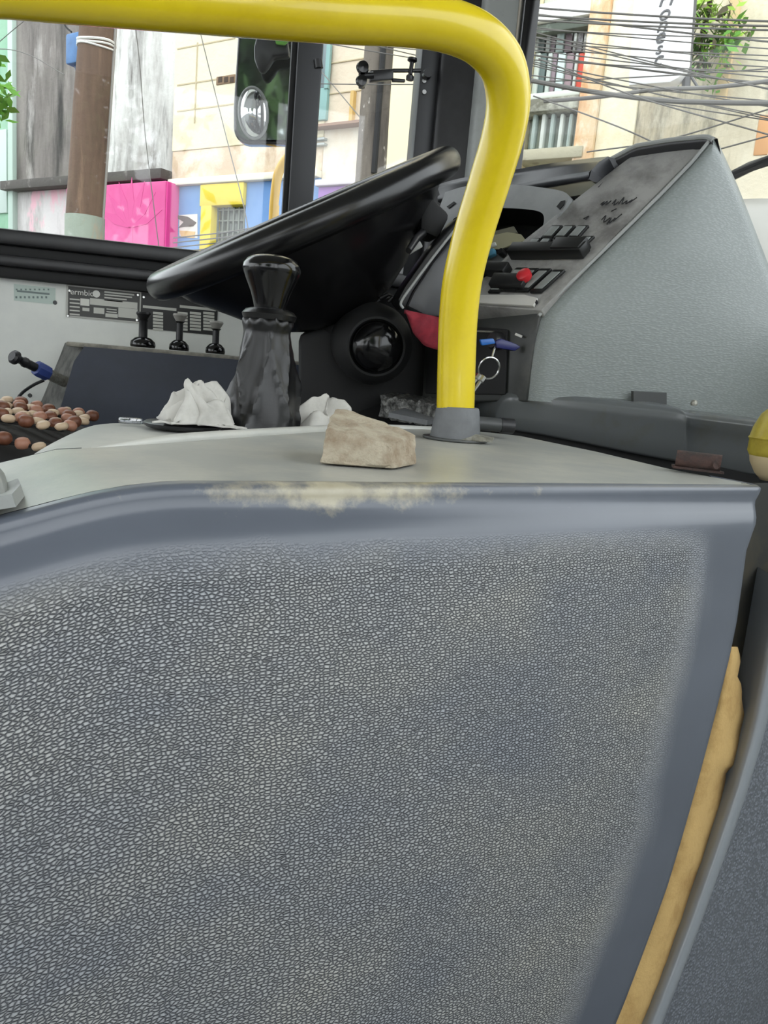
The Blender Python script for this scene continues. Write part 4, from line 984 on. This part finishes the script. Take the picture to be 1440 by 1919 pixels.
# utility poles
WOODP = stained('wood_pole', (112,90,74), [((88,70,58), 5, .4, .65, .12), ((142,116,94), 7, .55, .72, .1)], seedv=41)
PO = 1.6
b0 = FPt(158,440,PO); sP = (b0-FO).dot(FE)
ps = (sz(158,430,PO)[0]+sz(184,40,PO)[0])/2
pole = thing('utility_pole', W(ps, STREET, PO), 'thick brown wooden utility pole with white band and blue box', 'utility pole')
def rp_at(y): return abs(sz(200,y,PO)[0]-sz(200-52,y,PO)[0])/2
rr_ = .165
def pc(y): return W(lerp(sz(158,430,PO)[0], sz(184,40,PO)[0], (430-y)/390), sz(170,y,PO)[1], PO)
tube('pole_shaft', [W(sz(158,430,PO)[0],STREET,PO), pc(430), pc(200), pc(40), pc(-200)], [rr_*1.02, rr_*1.02, rr_*.98, rr_*.9, rr_*.86], WOODP, pole, 24)
tube('painted_foot', [W(sz(158,430,PO)[0],STREET,PO), pc(406)], rr_*1.06, stained('foot_green', (150,160,146), [((170,150,126), 3, .5, .6, .3)], seedv=43), pole, 24)
for y, r in ((84,.011),(90,.009),(95,.008)):
    c = pc(y); tube('tie_band', [c+V(rr_*.95*math.cos(a), rr_*.95*math.sin(a), .012*math.sin(2*a+y)) for a in [i*math.pi/12 for i in range(24)]], r, WHITEP, pole, 6, closed=True)
cdm = M('pole_edge_pale', (150,146,140), .7)
tube('conduit', [pc(430)+FE*(rr_*.9)-FN*.08, pc(240)+FE*(rr_*.88)-FN*.08, pc(40)+FE*(rr_*.82)-FN*.08], .014, cdm, pole, 8)  # pale tube standing in for the lighter right edge of the pole
mb = rect('meter_box', 122, 148, 60, 118, PO+.1, .16, M('box_blue', (76,124,176), .6, var=((60,100,146), 6, .4, .7)), pole, .02)
tube('box_wire', crom([FPt(140,118,PO+.05), FPt(143,130,PO+.05), FPt(147,150,PO+.05), FPt(151,172,PO+.05)], 5), .012, M('wire_blue', (70,90,120), .7), pole, 6)
tube('box_wire', crom([FPt(134,60,PO+.05), FPt(122,48,PO+.05), FPt(124,34,PO+.05), FPt(146,30,PO+.05)], 5), .008, BLACKM, pole, 6)
POL2 = stained('grey_pole', (116,108,98), [((80,74,68), 4, .42, .6, .2), ((206,200,190), 7, .62, .68, .5)], seedv=47)
p2 = thing('utility_pole', W(sz(697,250,1.4)[0], STREET, 1.4), 'grey weathered utility pole between the window posts', 'utility pole')
def pc2(x, y): return FPt(x, y, 1.4)
a_ = pc2(695,330); dwn = W(sz(695,330,1.4)[0],STREET,1.4)
tube('pole_shaft', [dwn, a_, pc2(703,200), pc2(713,60), pc2(728,-150)], [.115,.112,.108,.104,.1], POL2, p2, 20)
tube('conduit', [pc2(712,330)+FN*.08, pc2(722,200)+FN*.08, pc2(733,60)+FN*.08], .022, BLACKM, p2, 8)
# yellow pipe behind the post
yp = tag(tube('yellow_pipe', crom([V(P(506,560,Y=2.2).x,2.2,STREET),P(508,520,Y=2.2),P(512,420,Y=2.2),P(515,370,Y=2.2),P(523,322,Y=2.2),P(545,290,Y=2.2),P(575,276,Y=2.2)], 5), .0125, M('ochre_pipe', (214,168,44), .5), seg=14), 'curved ochre yellow pipe outside behind the window post', 'pipe')

# door mirror outside the side window
mir = thing('door_mirror', P(500,170,Y=1.78), 'black framed bus door mirror with a round convex spot mirror', 'mirror')
mo = 1.80
MIRR = M('mirror_glass', (170,178,176), .03, metal=1)
mt_ = lambda x, y, d=mo: P(x, y, Y=d)
mc = mt_(495,160)
mpl = (mc, V(-.15,-1,-.12).normalized())
def mm(x, y, h=0): return PL(x, y, (mpl[0]+mpl[1]*h, mpl[1]))
mout = [(447,40),(560,52),(562,258),(545,270),(460,270),(445,262),(437,245),(437,200)]
prism('mirror_housing', [mm(x,y) for x, y in mout], -mpl[1]*.05, GLOSS, mir, .008, 3)
mgl = [(452,48),(552,58),(552,250),(540,262),(464,262),(450,255),(444,242),(444,200)]
prism('mirror_glass', [mm(x,y,.001) for x, y in mgl], mpl[1]*.002, MIRR, mir)
sc0 = mm(475,212,.004)
ring = []
uu = (mm(476,212)-mm(475,212)).normalized(); vv = uu.cross(mpl[1]).normalized()
if vv.z < 0: vv = -vv
ru = (mm(501,212)-mm(475,212)).length; rv = (mm(475,165)-mm(475,212)).length
rws = []
for i in range(9):
    f = i/8; rws.append([sc0+uu*(ru*f*math.cos(a))+vv*(rv*f*math.sin(a))+mpl[1]*(.016*(1-f*f)) for a in [k*math.pi/18 for k in range(37)]])
grid('spot_mirror', rws, M('spot_glass', (216,220,220), .03, metal=1), mir)
tube('spot_rim', [sc0+uu*(ru*1.03*math.cos(a))+vv*(rv*1.03*math.sin(a)) for a in [k*math.pi/18 for k in range(36)]], .003, M('rim_grey', (150,152,150), .4), mir, 8, closed=True)
prism('mirror_clamp', [mm(x,y,.03) for x, y in [(485,72),(500,64),(540,68),(545,112),(516,114),(506,130),(496,142),(487,138),(480,118),(479,96)]], mpl[1]*.03, BLACK, mir, .006)
tube('mirror_arm', [mm(515,80,.03), mm(560,60,.04), P(600,20,Y=1.62)], .014, BLACK, mir, 12)
tag(prism('green_tag', [mm(x,y,.07) for x, y in [(514,64),(540,64),(545,76),(534,86),(518,84)]], mpl[1]*.006, M('tag_green', (120,190,70), .5), bevel=.002), 'small bright green tag above the mirror clamp', 'tag')
# trees behind the bus on the driver side, seen in the mirror
TRK = M('trunk_brown', (70,58,46), .9); TL_ = M('tree_leaf', (104,136,76), .6); TL2 = M('tree_leaf_dark', (70,92,54), .7)
for k, (x, y, h, r) in enumerate([(-3.2,-8.5,6.0,1.9),(-13.0,-9.5,6.5,2.2),(-6.5,-19,7.5,2.5)]):
    tr = thing('street_tree', (x,y,STREET), ['dense dark green street tree reflected in the lower mirror','tall street tree reflected behind the bus','round street tree reflected beside the bus'][k], 'tree', 'street trees reflected in the mirror')
    tube('trunk', [V(x,y,STREET), V(x+.1,y,STREET+h*.5), V(x,y+.1,STREET+h)], [.16,.13,.06], TRK, tr, 10)
    leaves('crown', (x,y,STREET+h*.72), (r,r,r*1.1), 2600, TL_, tr, .16, 50+k); leaves('inner_crown', (x,y,STREET+h*.68), (r*.8,r*.8,r), 1800, TL2, tr, .2, 70+k)

# ------------------------------------------------------------------ overhead cables
CAB = M('cable_pale', (96,94,90), .7)  # paler than black, overexposure blur put into the colour
wires = [((985,5),(1440,62)),((985,30),(1440,75)),((985,48),(1440,98)),((990,60),(1440,88)),((990,18),(1440,40)),((985,72),(1440,128)),((1000,40),(1440,150)),((985,92),(1440,118)),((1000,84),(1440,140)),((1040,110),(1440,205)),((985,120),(1440,172)),((985,135),(1440,112)),((1090,14),(1440,30)),((985,100),(1300,172)),((990,128),(1330,190)),((1120,120),(1440,180)),((1000,-6),(1440,22)),((985,66),(1440,108)),((1100,40),(1440,52)),((1060,62),(1440,146))]
def pix(p):
    d = Vector(p)-CAM; z = d.dot(FW); return 720+FOC*d.dot(RT)/z, 959.5-FOC*d.dot(UP)/z
ORD = ['first','second','third','fourth','fifth','sixth','seventh','eighth','ninth','tenth','eleventh','twelfth','thirteenth','fourteenth','fifteenth','sixteenth','seventeenth','eighteenth','nineteenth','twentieth']
made = []
for k, ((x0,y0),(x1,y1)) in enumerate(wires):
    o0, o1 = 1.2+.04*k, 1.0+.05*((k*7) % 9)
    dx = (x1-x0); ext = 420
    a = FPt(x0-ext, y0-(y1-y0)/dx*ext, o0); b = FPt(x1+ext, y1+(y1-y0)/dx*ext, o1)
    pts = [a.lerp(b, t)+V(0,0,-.25*(t-t*t)) for t in [i/14 for i in range(15)]]
    o = tube('overhead_cable', pts, .0035 if k % 4 else .0058, CAB, seg=6)
    pp_ = [pix(p) for p in pts]; j = min(range(14), key=lambda i: abs(pp_[i][0]+pp_[i+1][0]-2480)); (xa, ya), (xb, yb) = pp_[j], pp_[j+1]
    made.append((ya+(yb-ya)*(1240-xa)/(xb-xa), k % 4 == 0, o))
for i, (_, thick, o) in enumerate(sorted(made, key=lambda t: t[0])):
    tag(o, '%s overhead cable, %s from the top where cables cross the white sign' % ('thicker' if thick else 'thin', ORD[i]), 'cable', 'overhead cables through the windscreen')
tk = crom([FPt(880,130,1.6), FPt(990,150,1.6), FPt(1110,172,1.6), FPt(1240,188,1.6), FPt(1340,192,1.6), FPt(1440,193,1.6), FPt(1600,192,1.6)], 6)
tag(tube('cable_bundle', tk, .014, CAB, seg=8), 'thick sagging cable bundle just above the dashboard hood', 'cable')
tk = crom([FPt(1020,190,1.5), FPt(1120,182,1.5), FPt(1230,168,1.5), FPt(1330,164,1.5), FPt(1440,152,1.5), FPt(1600,130,1.5)], 6)
tag(tube('cable_bundle', tk, .012, M('cable_grey', (112,110,106), .7), seg=8), 'grey cable bundle rising to the right under the sign', 'cable')
for (p_, l_) in ((((1010,110),(1190,180),(1440,252),(1600,300)), 'thin cable running down to the right under the thick bundle'), (((1000,180),(1100,215),(1200,255),(1330,320)), 'thin cable ending low behind the dashboard hood'), (((1100,285),(1250,262),(1440,205)), 'thin cable rising to the right above the console'), (((1340,282),(1440,255),(1540,230)), 'short thin cable at the lower right of the windscreen')):
    tag(tube('overhead_cable', crom([FPt(x,y,1.8) for x, y in p_], 5), .004, CAB, seg=6), l_, 'cable')
for (p_, l_) in ((((250,20),(262,120),(272,250),(290,400),(300,480)), 'thin wire hanging down in front of the pink wall'), (((368,30),(395,140),(425,260),(460,400),(475,500)), 'thin wire slanting down in front of the cream building'), (((-60,130),(20,60),(60,28)), 'thin wire across the green building'), (((-40,96),(10,92),(60,105),(120,140)), 'thin wire sagging left of the blue box'), (((596,126),(650,190),(704,255)), 'thin wire slanting across the peach building')):
    tag(tube('hanging_wire', crom([FPt(x,y,(1.2 if 'peach' not in l_ else (.02,.7,1.38)[i])) for i, (x, y) in enumerate(p_)], 5), .0045, M('wire_dark', (110,108,104), .7), seg=6), l_, 'wire')
for k in range(5):
    y = 432+k*9
    tag(tube('fence_wire', [FPt(325,y+14,.6), FPt(420,y+4,.6), FPt(540,y-16,.6)], .006, CAB, seg=6), 'thin low wire before the blue shop front, %s from the top of five' % ORD[k], 'wire', 'low wires before the shop front')
# wiper outside the windscreen
wp = thing('wiper', P(1410,320,X=.86), 'black windscreen wiper at the right edge above the pale pad', 'wiper')
tube('wiper_arm', [P(1372,330,X=.86), P(1408,312,X=.86), P(1450,298,X=.86), P(1600,270,X=.88), V(.87,.12,.90), V(.85,.08,.86)], .009, BLACK, wp, 8)
tube('wiper_blade', [P(1376,324,X=.855), P(1440,298,X=.855), P(1600,245,X=.87)], .005, BLACKM, wp, 8)
